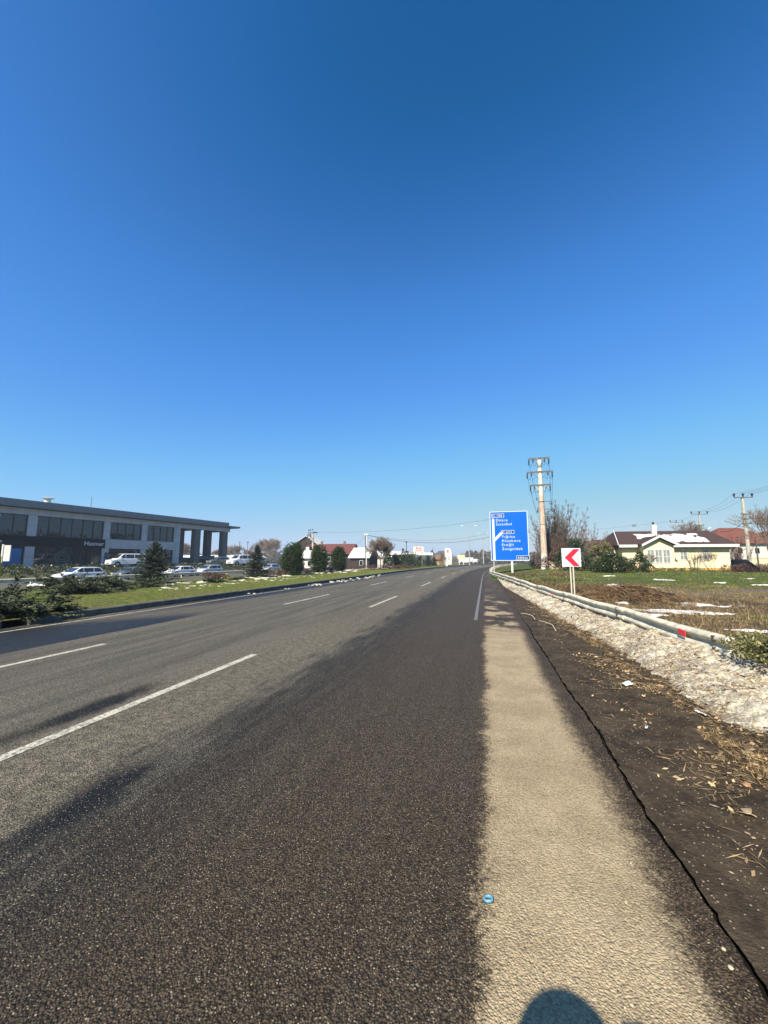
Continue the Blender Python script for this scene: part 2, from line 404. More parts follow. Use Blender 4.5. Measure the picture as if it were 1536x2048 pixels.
# ---- shoulder
def shz(s, t):
    r = sstep(8.5, 9.3, t); n1 = fbm(s*2.2, t*2.2, 1, 5); n2 = fbm(s*11, t*11, 5, 4)
    rut = -.015*math.exp(-((t-8.85)/.08)**2)
    return -.004+(.055*n1+.06*n2)*r+.006*n2+rut+.02*r
ss = frange(-6, 1.5, .5)[:-1]+frange(1.5, 10, .04)[:-1]+frange(10, 20, .1)[:-1]+frange(20, 60, .5)[:-1]+frange(60, 420, 3)
ts = [8.33, 8.36]+frange(8.4, 9.95, .045)+[10.3, 10.8]
tag(ribbon('shoulder', ss, ts, shz, M['soil'], tf=lambda s, t: t if t > 8.34 else crackt(s)+crackw(s)), kind='structure')
# ---- verge beyond the rail
def fz(s, t):
    p = C(s, t); e = t-railt(s)
    z = .02+.10*fbm(p.x*.35, p.y*.35, 2, 3)+.07*fbm(p.x*1.7, p.y*1.7, 9, 4)
    z += .48*sstep(14, 36, p.y)*sstep(.5, 6, e)+.06*sstep(0, 1, e)
    z *= sstep(-.6, .1, e)
    return z-.06*(1-sstep(-.7, -.1, e))
ss = frange(-6, 2, .5)[:-1]+frange(2, 26, .14)[:-1]+frange(26, 60, .4)[:-1]+frange(60, 110, 1)
es = frange(-1.4, 4, .14)[:-1]+frange(4, 20, .35)[:-1]+frange(20, 70, 1.2)
tag(ribbon('verge', ss, es, fz, M['field'], tf=lambda s, e: railt(s)+e), kind='structure')
def ground_r(x, y):                    # height of the verge at a world point
    b = min(CP[::4], key=lambda p: (p[1]-x)**2+(p[2]-y)**2); h = b[3]
    s = b[0]+(x-b[1])*math.sin(h)+(y-b[2])*math.cos(h); t = (x-b[1])*math.cos(h)-(y-b[2])*math.sin(h)
    return fz(s, t)
# ---- snow bank
def snz(s, t):
    lo = 9.62+.5*(0 if s < 12 else 0)-(.010*max(0, s-6))*1.0-1.0*sstep(15, 38, s)*0+(railt(s)-10.75)*.55*sstep(8, 14, s)
    lo += .16*fbm(s*.9, 1, 3, 3)+.05*fbm(s*5, 2, 3, 2)
    hi = railt(s)+.12
    if hi-lo < .1: return -.3
    e = (t-lo)/(hi-lo)
    prof = (.02+.16*sstep(0, .35, e)+(.05+.10*(1-sstep(9.5, 12.5, s)))*sstep(.3, 1, e))*(1-sstep(.96, 1.25, e)) if e > 0 else -.3*min(1, -e*6)
    fade = 1-sstep(30, 40, s)
    n1 = fbm(s*1.6, t*1.6, 11, 3); n2 = fbm(s*7, t*7, 4, 4); n3 = fbm(s*20, t*20, 6, 4)
    rag = sstep(0, .15, e)
    return (prof+rag*(.13*n1+.085*n2+.035*n3))*(.25+.75*fade)-.02-.3*(1-fade)*0
ss = frange(-3, 2.5, .25)[:-1]+frange(2.5, 8, .022)[:-1]+frange(8, 12, .035)[:-1]+frange(12, 20, .07)[:-1]+frange(20, 42, .2)
us = frange(0, 1, 1/64)
bank = ribbon('snow_bank', ss, us, snz, M['snow'], tf=lambda s, u: 9.35-(.02*max(0, s-6))-.5*sstep(14, 30, s)+u*(railt(s)+.5-9.35+(.02*max(0, s-6))+.5*sstep(14, 30, s)))
tag(bank, kind='stuff')
# ---- median and its kerb
def mz(s, t):
    return .20+.05*fbm(s*.5, t*.5, 3, 3)+.02*fbm(s*3, t*3, 3, 3)-.45*sstep(-13, -17.5, t)*0-.02-.5*sstep(13, 18, -t)
ss = frange(-6, 45, .4)[:-1]+frange(45, 120, 1.5)
tag(ribbon('median_ground', ss, [-4.15, -4.4]+[-x for x in frange(4.8, 18.5, .4)], mz, M['grass']), kind='structure')
# grass beyond the kerb is not mown flat: see grass stuff below
kb = empty('kerb'); kb.location = (0, 0, 0); tag(kb, kind='structure')
s = -8.0
kp = [(0, 0, -.1), (0, 0, .17), (.025, 0, .2)]
def kerb_stone(s0, s1):
    V = []; prof = [(-4.02, -.15), (-4.035, .165), (-4.065, .195), (-4.20, .195), (-4.20, -.15)]
    for s_ in (s0, (s0+s1)/2, s1): V += [C(s_, t, z) for t, z in prof]
    n = 5; Fc = [(i*n+j, i*n+(j+1) % n, (i+1)*n+(j+1) % n, (i+1)*n+j) for i in range(2) for j in range(n)]+[tuple(range(n)), tuple(range(3*n-1, 2*n-1, -1))]
    m = MB(); m.add(V, Fc); return m
while s < 8.75: kerb_stone(s, min(s+1.98, 8.75)).build('kerb_stone', M['kerb'], kb, bevel=.012); s += 2
s = 9.35
st0 = kerb_stone(s, s+.9); st0.v = [(x, y, z-(.03 if z > .1 else 0)) for x, y, z in st0.v]; st0.build('kerb_stone', M['kerb'], kb, bevel=.05); s += .915
while s < 150:
    kerb_stone(s, s+1.985).build('kerb_stone', M['kerb'], kb, bevel=.012) if s < 60 else None
    if s >= 60: kerb_stone(s, s+7.99).build('kerb_stone', M['kerb'], kb); s += 8
    else: s += 2
while s < 400: kerb_stone(s, s+20).build('kerb_stone', M['kerb'], kb); s += 20.0
# ---- side carriageway and sales lot
def strip_mesh(name, m0, m1, n0, n1, z0, z1, mat, step=4):
    V = []; F = []; mm = frange(m0, m1, step)
    for m in mm: V += [FR(m, n0, z0), FR(m, n1, z1)]
    for i in range(len(mm)-1): F.append((2*i, 2*i+1, 2*i+3, 2*i+2))
    me = bpy.data.meshes.new(name); me.from_pydata(V, [], F); me.update(); return link_mesh(name, me, mat)
tag(strip_mesh('side_road', -60, 50, -4.5, 4.5, -.64, -.64, M['road2']), kind='structure')
tag(strip_mesh('parking_lot', -60, 48, -45, -9.6, .72, .72, M['lot']), kind='structure')
# ------------------------------------------------------------------ plants
def unit(v): return v/np.maximum(1e-9, np.linalg.norm(v, axis=-1, keepdims=True))
def cards(c, d, l, w, up=None):       # one pointed triangle pair per centre: c centre, d direction, l length, w width
    n = len(c); r = unit(rng.normal(size=(n, 3))); s = unit(np.cross(d, r)); l = np.asarray(l).reshape(-1, 1); w = np.asarray(w).reshape(-1, 1)
    a = c-d*l*.5; b = c+d*l*.5; m = c+s*w*.5; k = c-s*w*.5
    return np.stack([a, m, b, a, b, k], 1).reshape(-1, 3)
class Segs:
    def __init__(s): s.a = []
    def add(s, p0, p1, r0, r1): s.a.append((p0, p1, r0, r1))
    def build(s, name, mat, parent=None, n=4):
        A = s.a; p0 = np.array([list(x[0]) for x in A]); p1 = np.array([list(x[1]) for x in A]); r0 = np.array([x[2] for x in A]); r1 = np.array([x[3] for x in A])
        d = unit(p1-p0); ref = np.where(np.abs(d[:, 2:3]) < .9, np.array([[0, 0, 1.]]), np.array([[1., 0, 0]])); u = unit(np.cross(d, ref)); w = np.cross(d, u)
        ang = [2*math.pi*i/n for i in range(n)]
        ring0 = np.stack([p0+(u*math.cos(t)+w*math.sin(t))*r0[:, None] for t in ang], 1); ring1 = np.stack([p1+(u*math.cos(t)+w*math.sin(t))*r1[:, None] for t in ang], 1)
        V = np.concatenate([ring0, ring1], 1).reshape(-1, 3); F = []
        for k in range(len(A)):
            o = k*2*n
            for i in range(n): F.append((o+i, o+(i+1) % n, o+n+(i+1) % n, o+n+i))
        me = bpy.data.meshes.new(name); me.from_pydata(V.tolist(), [], F); me.update()
        return link_mesh(name, me, mat, parent, True)
def grow(sg, p, d, L, r, depth, spread=.5, up=.15, kids=(2, 4), rmin=.006, gnarl=.12, rs=random):
    n = 3; q = Vector(p); dd = Vector(d)
    for i in range(n):
        dd = (dd+Vector((rs.gauss(0, gnarl), rs.gauss(0, gnarl), rs.gauss(0, gnarl)+up*.15))).normalized()
        e = q+dd*(L/n); ra = max(rmin, r*(1-.25*i/n)); rb = max(rmin, r*(1-.25*(i+1)/n)); sg.add(q, e, ra, rb); q = e
        if depth > 0 and i > 0 and rs.random() < .7:
            sd_ = (dd+Vector((rs.gauss(0, spread), rs.gauss(0, spread), rs.gauss(0, spread*.6)+up))).normalized()
            grow(sg, q, sd_, L*rs.uniform(.5, .75), r*.5, depth-1, spread, up, kids, rmin, gnarl, rs)
    if depth > 0:
        for k in range(rs.randint(*kids)):
            sd_ = (dd+Vector((rs.gauss(0, spread), rs.gauss(0, spread), rs.gauss(0, spread*.6)+up))).normalized()
            grow(sg, q, sd_, L*rs.uniform(.6, .85), r*.62, depth-1, spread, up, kids, rmin, gnarl, rs)
bark = simple('grey_bark', (.13, .105, .085), .9, .1, 0, .3, 12)
twig = simple('pale_twigs', (.25, .20, .16), .9, .1, 0, .3, 6)
redtwig = simple('reddish_twigs', (.13, .075, .06), .9, .1, 0, .3, 6)
M['needle'] = leafmat('blue_green_needles', (.008, .016, .010), (.046, .066, .038))
M['juniper'] = leafmat('juniper_sprays', (.010, .017, .008), (.066, .082, .036))
M['thuja'] = leafmat('thuja_foliage', (.007, .016, .005), (.045, .072, .020))
M['laurel'] = leafmat('glossy_evergreen_leaves', (.008, .017, .006), (.062, .086, .026), .35, .5)
M['dry_leaf'] = leafmat('dry_foliage', (.06, .035, .018), (.26, .17, .09))
M['ivy'] = leafmat('bramble_leaves', (.022, .028, .010), (.25, .24, .09), .5, .3)
M['farleaf'] = leafmat('distant_wood', (.050, .045, .035), (.13, .115, .09))
M['redleaf'] = leafmat('red_brown_hedge', (.045, .022, .018), (.16, .085, .07))
def bare_tree(name, loc, H, stems, label, cat='tree', group=None, seed=1, spread=.5, depth=5, r=.07, up=.2, mat=None, rmin=.008, lean=(0, 0), kids=(2, 3), tf=.26):
    rs = random.Random(seed); root = empty(name, loc); tag(root, label, cat, group)
    tr = Segs(); cr = Segs(); mt = mat or twig
    for k in range(stems):
        a = rs.uniform(0, 6.28); ti = .05 if stems == 1 else rs.uniform(.15, .6)
        d = Vector((math.cos(a)*ti+lean[0], math.sin(a)*ti+lean[1], 1)).normalized(); b = Vector((math.cos(a)*.12*(stems > 1), math.sin(a)*.12*(stems > 1), -.1))
        L = H*tf; q = b; dd = d
        for i in range(3):
            e = q+dd*(L/3+.05); tr.add(q, e, r*(1-.12*i), r*(1-.12*(i+1))); q = e; dd = (dd+Vector((rs.gauss(0, .06), rs.gauss(0, .06), .03))).normalized()
        for j in range(3): 
            sd_ = (dd+Vector((rs.gauss(0, spread), rs.gauss(0, spread), abs(rs.gauss(0, .2))+up))).normalized()
            grow(cr, q, sd_, H*.25, r*.6, depth-1, spread, up, kids, rmin, .13, rs)
    tr.build('trunk', bark, root, 7); cr.build('branches', mt, root, 3)
    return root
def fan_tree(name, loc, H, stems, label, group=None, seed=1, fan=.55, mat=None, r=.03, rmin=.008, twigs=9):
    rs = random.Random(seed); root = empty(name, loc); tag(root, label, 'tree', group); tr = Segs(); cr = Segs()
    for k in range(stems):
        a = rs.uniform(0, 6.283); ti = abs(rs.gauss(0, fan)); L = H*rs.uniform(.55, 1.02)*(1-.12*ti); n = 9
        q = Vector((math.cos(a)*.25*rs.random(), math.sin(a)*.25*rs.random(), -.1)); d = Vector((math.cos(a)*ti, math.sin(a)*ti, 1)).normalized()
        for i in range(n):
            e = q+d*(L/n); ra = max(rmin, r*(1-i/n)); rb = max(rmin, r*(1-(i+1)/n)); (tr if i < 2 else cr).add(q, e, ra, rb); q = e
            d = (d+Vector((rs.gauss(0, .07), rs.gauss(0, .07), .05))).normalized()
            if i > 1:
                for j in range(twigs//3+rs.randint(1, 3)):
                    s_ = (d+Vector((rs.gauss(0, .45), rs.gauss(0, .45), rs.gauss(.1, .25)))).normalized(); l = L*rs.uniform(.06, .17)*(1.2-i/n); m = q+s_*l; cr.add(q, m, rmin, rmin*.8)
                    for jj in range(2): t_ = (s_+Vector((rs.gauss(0, .4), rs.gauss(0, .4), rs.gauss(.1, .3)))).normalized(); cr.add(q.lerp(m, rs.uniform(.3, .9)), q.lerp(m, .9)+t_*l*.6, rmin*.8, rmin*.6)
    tr.build('trunk', bark, root, 6); cr.build('branches', mat or twig, root, 3); return root
def needle_tree(name, loc, H, Rb, label, group, seed, lean=0):
    rs = np.random.default_rng(seed); rr = random.Random(seed); root = empty(name, loc); tag(root, label, 'tree', group)
    MB().cyl((0, 0, -.1), (0, 0, H*.96), .05*H/2.5, .008, 8).build('trunk', bark, root)
    Cc = []; D = []; Ln = []; T = []; sg = Segs(); z = H*.04
    while z < H*.985:
        f = 1-z/H; nb = rr.randint(7, 10); rad = Rb*(f**.85)*(1+.1*rr.gauss(0, 1))+.05
        for b in range(nb):
            a = rr.uniform(0, 6.283); L = rad*rr.uniform(.65, 1.12); el = .05+.5*(1-f)+rr.gauss(0, .08)
            d0 = np.array([math.cos(a)*math.cos(el), math.sin(a)*math.cos(el), math.sin(el)]); side = np.array([-math.sin(a), math.cos(a), 0])
            sg.add(Vector((0, 0, z)), Vector((0, 0, z))+Vector(d0)*L*.9, .012, .004)
            m = max(8, int(L*70)); ts_ = rs.uniform(.12, 1, m)
            for t in ts_:
                wd = (1-t)*.38*L+.04; off = rs.uniform(-1, 1)*wd
                c = np.array([0, 0, z])+d0*L*t+side*off+np.array([0, 0, -abs(off)*.15-.06*t*L+rs.normal()*.015])
                dv = d0*.7+side*np.sign(off)*.6+rs.normal(size=3)*.25; Cc.append(c); D.append(dv); Ln.append(rs.uniform(.06, .13)); T.append(np.clip(.15+.6*t+rs.normal()*.2, 0, 1))
        z += H*.034*rr.uniform(.8, 1.3)
    c = np.array(Cc); d = unit(np.array(D)); l = np.array(Ln)
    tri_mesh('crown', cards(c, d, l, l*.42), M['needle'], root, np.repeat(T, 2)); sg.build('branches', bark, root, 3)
    return root
def juniper(loc, W, H, label, seed, n=46, azb=None, name='juniper', mat='juniper', lm=1.0):
    rr = random.Random(seed); rs = np.random.default_rng(seed); root = empty(name, loc); tag(root, label, 'shrub', 'low spreading junipers on the median')
    Cc = []; D = []; Ln = []; T = []; sg = Segs()
    for k in range(n):
        a = rr.uniform(0, 6.283) if azb is None else rr.gauss(azb, .9)
        el = rr.uniform(.12, .95); L = W*rr.uniform(.5, 1.0)*(1-.25*el); p = Vector((rr.gauss(0, W*.12), rr.gauss(0, W*.12), 0)); d = Vector((math.cos(a)*math.cos(el), math.sin(a)*math.cos(el), math.sin(el)*H/W*1.5)).normalized()
        st = 7
        for i in range(st):
            e = p+d*(L/st); sg.add(p, e, .016*(1-i/st)+.003, .016*(1-(i+1)/st)+.003); d = (d+Vector((rr.gauss(0, .08), rr.gauss(0, .08), -.09))).normalized()
            side = np.array([-d.y, d.x, 0.]); dn = np.array(d)
            for q in range(int(19*lm)):
                t = rr.random(); sgn = rr.choice((-1, 1)); wl_ = rr.uniform(0, 1)*(.20-.012*i)
                c = np.array(p+(e-p)*t)+side*sgn*wl_+np.array([0, 0, rr.gauss(.02, .035)])
                Cc.append(c); D.append(dn*.9+side*sgn*.55+rs.normal(size=3)*.22+np.array([0, 0, .1])); Ln.append(rr.uniform(.07, .17)); T.append(np.clip(rr.gauss(.25+.45*(i/st), .2), 0, 1))
            p = e
    c = np.array(Cc); c[:, 2] = np.maximum(c[:, 2], .01); l = np.array(Ln)
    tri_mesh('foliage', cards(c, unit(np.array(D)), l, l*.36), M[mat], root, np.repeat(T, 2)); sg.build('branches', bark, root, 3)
    return root
def blob_cards(blobs, n, ls, seed, up=.35, gap=.25, shell=.55, wr=.5):
    rs = np.random.default_rng(seed); out = []; T = []
    vol = np.array([b[1][0]*b[1][1]+b[1][2]*b[1][0] for b in blobs]); pick = rs.choice(len(blobs), n, p=vol/vol.sum())
    u = unit(rs.normal(size=(n, 3))); rad = rs.uniform(shell**3, 1, n)**(1/3)
    cc = np.array([b[0] for b in blobs])[pick]; r_ = np.array([b[1] for b in blobs])[pick]
    lump = np.array([mnoise.noise((float(a[0])*2.3+float(i) , float(a[1])*2.3, float(a[2])*2.3)) for a, i in zip(u, pick)])
    c = cc+u*r_*(rad*(1+.28*lump))[:, None]; d = unit(u*.6+rs.normal(size=(n, 3))*.55+np.array([0, 0, up])); l = rs.uniform(.6, 1.4, n)*ls
    keep = np.array([mnoise.noise((float(p[0])*1.7/ls*.12, float(p[1])*1.7/ls*.12, float(p[2])*1.7/ls*.12+seed)) for p in c]) > -gap
    keep &= c[:, 2] > .02
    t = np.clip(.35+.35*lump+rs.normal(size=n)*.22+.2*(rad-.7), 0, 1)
    return cards(c[keep], d[keep], l[keep], l[keep]*wr), np.repeat(t[keep], 2)
def bush(name, loc, blobs, n, ls, mat, label, cat='shrub', group=None, seed=1, stems=5, **kw):
    root = empty(name, loc); tag(root, label, cat, group)
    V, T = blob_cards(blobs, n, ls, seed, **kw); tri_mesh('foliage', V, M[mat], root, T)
    sg = Segs(); rr = random.Random(seed)
    for k in range(stems):
        b = rr.choice(blobs); sg.add(Vector((rr.gauss(0, .05), rr.gauss(0, .05), -.05)), Vector(b[0])+Vector((0, 0, b[1][2]*.3)), .03, .008)
    sg.build('trunk', bark, root, 5); return root
def thuja(loc, H, Rr, label, seed):
    bl = []; rr = random.Random(seed)
    for i in range(7):
        z = H*(.13+.77*i/6); w = Rr*(.84, .97, 1.02, 1.02, 1.0, .95, .72)[i]
        bl.append(((rr.gauss(0, .05), rr.gauss(0, .05), z), (w, w, H*.15)))
        for k in range(4):
            a = rr.uniform(0, 6.28); bl.append(((math.cos(a)*w*.55, math.sin(a)*w*.55, z+rr.gauss(0, .08)), (w*.5, w*.5, H*.13)))
    return bush('thuja', loc, bl, 15000, .13, 'thuja', label, 'tree', 'clipped thujas in a row on the median', seed, up=.9, gap=.6, shell=.35, wr=.42)
def mpt(px, py, Y, z=.18): p = P(px, py, Y); return (p.x, p.y, z)
# median
needle_tree('spruce', mpt(306, 1166, 24.5, .1), 2.72, 1.75, 'larger blue-green spruce on the median, in front of the showroom windows', 'young spruces on the median', 3)
needle_tree('spruce', mpt(513, 1150, 33.5, .1), 2.85, 1.5, 'smaller blue-green spruce on the median, left of the clipped thujas', 'young spruces on the median', 5)
thuja(mpt(584, 1148, 38.5, .1), 3.2, 1.18, 'clipped dark green thuja, biggest and leftmost of the three', 11)
thuja(mpt(637.5, 1145, 44.5, .1), 3.2, 1.04, 'clipped dark green thuja, middle one of the three', 12)
thuja(mpt(677, 1142, 49, .1), 3.15, 1.06, 'clipped dark green thuja, rightmost of the three', 13)
JN = [((30, 1215, 10.6), 1.7, .75, 'dark juniper sprawling to the kerb at the left edge of the picture', 21, 60),
      ((95, 1212, 11.4), 1.25, .6, 'juniper spreading over the kerb beside the broken kerb stone', 22, 44),
      ((-20, 1195, 13.5), 1.9, 1.0, 'tall juniper at the foot of the yellow post', 23, 50),
      ((165, 1182, 17.5), 1.9, 1.05, 'ragged juniper on the grass in front of the white estate car', 24, 54),
      ((225, 1180, 19.5), 1.9, 1.0, 'juniper with drooping tips left of the larger spruce', 25, 48),
      ((278, 1174, 21.5), 1.9, .85, 'juniper with rust-brown tips at the foot of the larger spruce', 26, 48),
      ((120, 1172, 22), 1.7, 1.0, 'juniper behind the ragged one, below the showroom sign band', 27, 44),
      ((430, 1166, 26), .95, .45, 'small low juniper alone on the grass between the two spruces', 28, 30),
      ((478, 1160, 29), .9, .35, 'flat dark juniper just left of the smaller spruce', 29, 26)]
for (px, py, Y), W_, H_, lb, sd_, n_ in JN: juniper(mpt(px, py, Y, .12), W_, H_, lb, sd_, n_)
for i, (px, Y, h, lb) in enumerate([(420, 30, .55, 'red-brown leafless shrub above the snow lumps between the spruces'), (440, 31, .45, 'small dry orange-leaved shrub beside the red-brown shrub'), (548, 37, .7, 'brown leafless shrub right of the smaller spruce'), (606, 42, .6, 'brown shrub between the first and second thuja'), (655, 47, .6, 'dry brown shrub between the second and third thuja')]):
    bush('dry_shrub', mpt(px, 1150, Y, .15), [((0, 0, h*.5), (h*1.3, h, h*.55)), ((h, .1, h*.4), (h*.7, h*.7, h*.4))], 1500, .09, 'redleaf' if i != 1 else 'dry_leaf', lb, group='dry shrubs on the median', seed=40+i)
bush('low_hedge', mpt(715, 1140, 58, .15), [((x, .4*x*.6, .35), (1.6, .9, .5)) for x in (-3, -1, 1, 3, 5, 7)], 6000, .11, 'redleaf', 'long low red-brown hedge right of the thujas', 'hedge', seed=51, stems=12)
# roundish shrubs towards the filling station
SH = [(776, 1138, 66, 1.5, 3.4, 'thuja', 'narrow dark evergreen left of the filling station bushes'), (791, 1137, 70, 1.6, 2.9, 'laurel', 'dark pointed evergreen right of the bare tree'), (812, 1136, 74, 3.6, 3.4, 'juniper', 'wide grey-green bush in front of the filling station canopy'),
      (826, 1134, 78, 2.6, 3.2, 'laurel', 'bushy green shrub under the red and white billboard'), (841, 1132, 86, 1.6, 2.6, 'laurel', 'small shrub right of the billboard posts'), (856, 1131, 92, 1.5, 2.9, 'needle', 'dark bush at the right end of the canopy'), (868, 1129, 100, 1.4, 2.6, 'needle', 'small dark bush between canopy and brown hut'), (886, 1128, 108, 2.0, 3.6, 'dry_leaf', 'brown bush beside the white price totem')]
for i, (px, py, Y, w, h, mt, lb) in enumerate(SH):
    p = P(px, py, Y); bush('roadside_bush', (p.x, p.y, -.1), [((0, 0, h*.5), (w*.5, w*.5, h*.5)), ((w*.25, 0, h*.38), (w*.4, w*.4, h*.36)), ((-w*.3, 0, h*.33), (w*.38, w*.38, h*.33)), ((0, 0, h*.8), (w*.25, w*.25, h*.25))], 2600, .16 if mt != 'juniper' else .22, mt, lb, group='bushes along the filling station', seed=60+i, gap=.4, shell=.3)
def bt(px, Y, z, *a, **k): p = P(px, 1120, Y); return bare_tree('bare_tree', (p.x, p.y, z), *a, **k)
bt(763, 66, 0, 5.2, 4, 'round-crowned bare tree between the grey pole and the filling station', seed=31, spread=.55, depth=6, r=.10, rmin=.014, kids=(2, 3))
# right-hand side trees, beside the big pole and the yellow house
p = P(1120, 1120, 50); fan_tree('bare_tree', (p.x, p.y, .45), 8.9, 95, 'tall many-stemmed bare tree behind the big utility pole', seed=133, fan=.42, r=.05, rmin=.013, mat=simple('grey_brown_twigs', (.17, .13, .10), .9))
p = P(1092, 1120, 52); fan_tree('bare_tree', (p.x, p.y, .45), 6.6, 70, 'bare thicket tree between the blue sign and the utility pole', seed=134, fan=.5, r=.04, rmin=.011)
p = P(1176, 1120, 43); fan_tree('bare_tree', (p.x, p.y, .5), 5.2, 40, 'bare pale-twigged tree above the dark evergreens, left of the yellow house', seed=135, fan=.45, r=.035, rmin=.009)
p = P(1388, 1120, 38); fan_tree('bare_tree', (p.x, p.y, .5), 3.0, 11, 'low bare tree in front of the yellow house wall', seed=136, fan=.5, r=.04, rmin=.006, twigs=6)
bt(1425, 36, .5, 2.2, 4, 'thin bare sapling leaning beside the yellow house window', seed=37, spread=.6, depth=4, r=.025, rmin=.006, lean=(-.5, 0))
bt(1378, 58, .4, 6.8, 1, 'bare tree rising behind the snowy roof', seed=38, spread=.45, depth=6, r=.12, rmin=.012)
p = P(1478, 1120, 46); fan_tree('bare_tree', (p.x, p.y, .5), 4.0, 22, 'bare brown shrub tree right of the yellow house', seed=137, fan=.45, r=.04, rmin=.009, mat=redtwig)
bt(1560, 34, .5, 6.5, 2, 'bare tree reaching in at the right edge of the picture', seed=41, spread=.5, depth=5, r=.09, rmin=.010)
bt(1290, 37.5, .5, 2.0, 4, 'short bare shrub in front of the gabled bay', seed=42, spread=.5, depth=4, r=.025, rmin=.006)
bt(1456, 75, .4, 5.5, 2, 'bare tree by the red hipped roof', seed=43, spread=.5, depth=5, r=.08, rmin=.016)
for i, (px, Y, H_) in enumerate([(362, 150, 9), (452, 160, 7.5), (476, 150, 8), (530, 140, 9.5), (545, 130, 9), (500, 170, 6.5), (435, 180, 7)]):
    bt(px, Y, -.1, H_, 3, ['slim bare tree seen under the showroom canopy', 'bare tree just right of the last canopy column', 'bare tree above the white van', 'tall bare tree right of the smaller spruce', 'hazy bare tree left of the first thuja', 'far bare tree between white van and spruce', 'far bare tree between the canopy columns'][i], seed=70+i, spread=.45, depth=5, r=.12, rmin=.03, group='distant bare trees on the left')
def G(px, Y, z=None): p = P(px, 1120, Y); return (p.x, p.y, (ground_r(p.x, p.y) if z is None else z)-.03)
bush('evergreen_bush', G(1228, 34), [((0, 0, .85), (1.25, .9, .85)), ((-1.0, .2, .6), (.8, .7, .6)), ((.95, 0, .7), (.8, .7, .65)), ((-.3, 0, 1.35), (.7, .6, .5)), ((-1.6, .3, .4), (.5, .5, .4))], 9000, .13, 'laurel', 'glossy dark green bush in front of the left end of the yellow house', group='bushes by the yellow house', seed=81, gap=.5, shell=.4)
bush('evergreen_bush', G(1278, 34.5), [((0, 0, .75), (.9, .7, .75)), ((.7, 0, .45), (.6, .5, .45)), ((.1, 0, 1.5), (.35, .3, .5))], 4200, .12, 'laurel', 'smaller dark green bush left of the gabled bay windows', group='bushes by the yellow house', seed=82)
bush('evergreen_bush', G(1150, 38), [((0, 0, 1.5), (1.3, 1.1, 1.4)), ((.9, 0, 1.0), (1.0, .9, .9)), ((-1.1, .3, 1.2), (.9, .8, 1.0)), ((.2, 0, 2.7), (.8, .7, .7))], 11000, .13, 'laurel', 'tall dark evergreen behind the red and white chevron sign', group='bushes by the yellow house', seed=83, gap=.15, shell=.3)
bush('evergreen_bush', G(1196, 38.5), [((0, 0, 1.4), (1.0, .9, 1.2)), ((.5, 0, 2.3), (.8, .7, .7)), ((.9, 0, .8), (.8, .7, .7))], 8500, .13, 'ivy', 'olive and brown evergreen between chevron sign and yellow house', group='bushes by the yellow house', seed=84, gap=.15, shell=.3)
bush('thicket', G(1094, 48), [((0, 0, 1.0), (2.2, 1.2, 1.2)), ((1.6, 0, 1.4), (1.4, 1.0, 1.1)), ((-1.2, 0, .5), (1.0, .8, .6)), ((2.6, 0, 1.6), (1.0, .9, 1.2))], 7000, .12, 'redleaf', 'dark brown thicket around the foot of the utility pole', group='bushes by the yellow house', seed=85, gap=.3, shell=.2)
bush('bramble', G(1320, 36), [((x, 0, .22), (.8, .5, .28)) for x in (-1.6, -.6, .4, 1.4, 2.4, 3.4)], 4200, .09, 'ivy', 'low bramble strip along the foot of the yellow house', group='low brambles on the verge', seed=86)
bush('bramble', G(1500, 35), [((x, 0, .35), (.9, .6, .45)) for x in (-1.8, -.6, .6, 1.8)], 4200, .10, 'redleaf', 'brown bramble patch in front of the black peaked block', group='low brambles on the verge', seed=87)
bush('bramble', G(1110, 26), [((x, 0, .16), (.9, .6, .25)) for x in (-2.4, -1.2, 0, 1.2)], 5200, .08, 'ivy', 'low weeds on the bank between pole and chevron sign', group='low brambles on the verge', seed=88)
bush('bramble', G(1060, 33), [((x, 0, .18), (1.0, .6, .28)) for x in (-1.6, -.4, .8)], 3600, .08, 'ivy', 'low weeds left of the foot of the utility pole', group='low brambles on the verge', seed=89)
p = C(7.75, railt(7.75)-.02)
bush('bramble', (p.x, p.y, .40), [((0, 0, .12), (.34, .42, .20)), ((.3, .5, .10), (.45, .4, .18)), ((.75, .1, .02), (.5, .45, .2)), ((-.1, -.35, .02), (.28, .35, .16)), ((.5, -.4, 0), (.4, .4, .15))], 6500, .052, 'ivy', 'leafy bramble growing over the guardrail where it is broken', group='low brambles on the verge', seed=90, gap=.5, shell=.2)
# distant woods along the horizon
Vw = []; Tw = []; rsw = np.random.default_rng(99)
def wood(az0, az1, dist, h, n, seed, base=-.2):
    rs = np.random.default_rng(seed); az = rs.uniform(R(az0), R(az1), n)
    hh = np.array([h*(.55+.9*max(0, .5+mnoise.noise((a*30, seed, 0))+.5*mnoise.noise((a*110, seed, 3)))) for a in az])
    dd = dist*rs.uniform(.92, 1.08, n); z = base+hh*rs.uniform(0, 1, n)**.8
    c = np.stack([np.sin(az)*dd, np.cos(az)*dd, z], 1); l = rs.uniform(.5, 1.3, n)*h*.22
    d = unit(rs.normal(size=(n, 3))*.5+np.array([0, 0, .8])); return cards(c, d, l, l*.45), np.repeat(np.clip(rs.normal(.5, .25, n), 0, 1), 2)
for a in [(-42, -4, 300, 7, 26000, 1), (-6, 22, 420, 8, 16000, 2), (12, 50, 210, 6, 14000, 3), (180, 262, 190, 9, 16000, 5), (262, 320, 260, 9, 14000, 6)]:
    v_, t_ = wood(*a); Vw.append(v_); Tw.append(t_)
w_ = tri_mesh('woods', np.concatenate(Vw), M['farleaf'], None, np.concatenate(Tw)); tag(w_, 'hazy brown line of bare woods along the horizon', 'woods', kind='stuff')
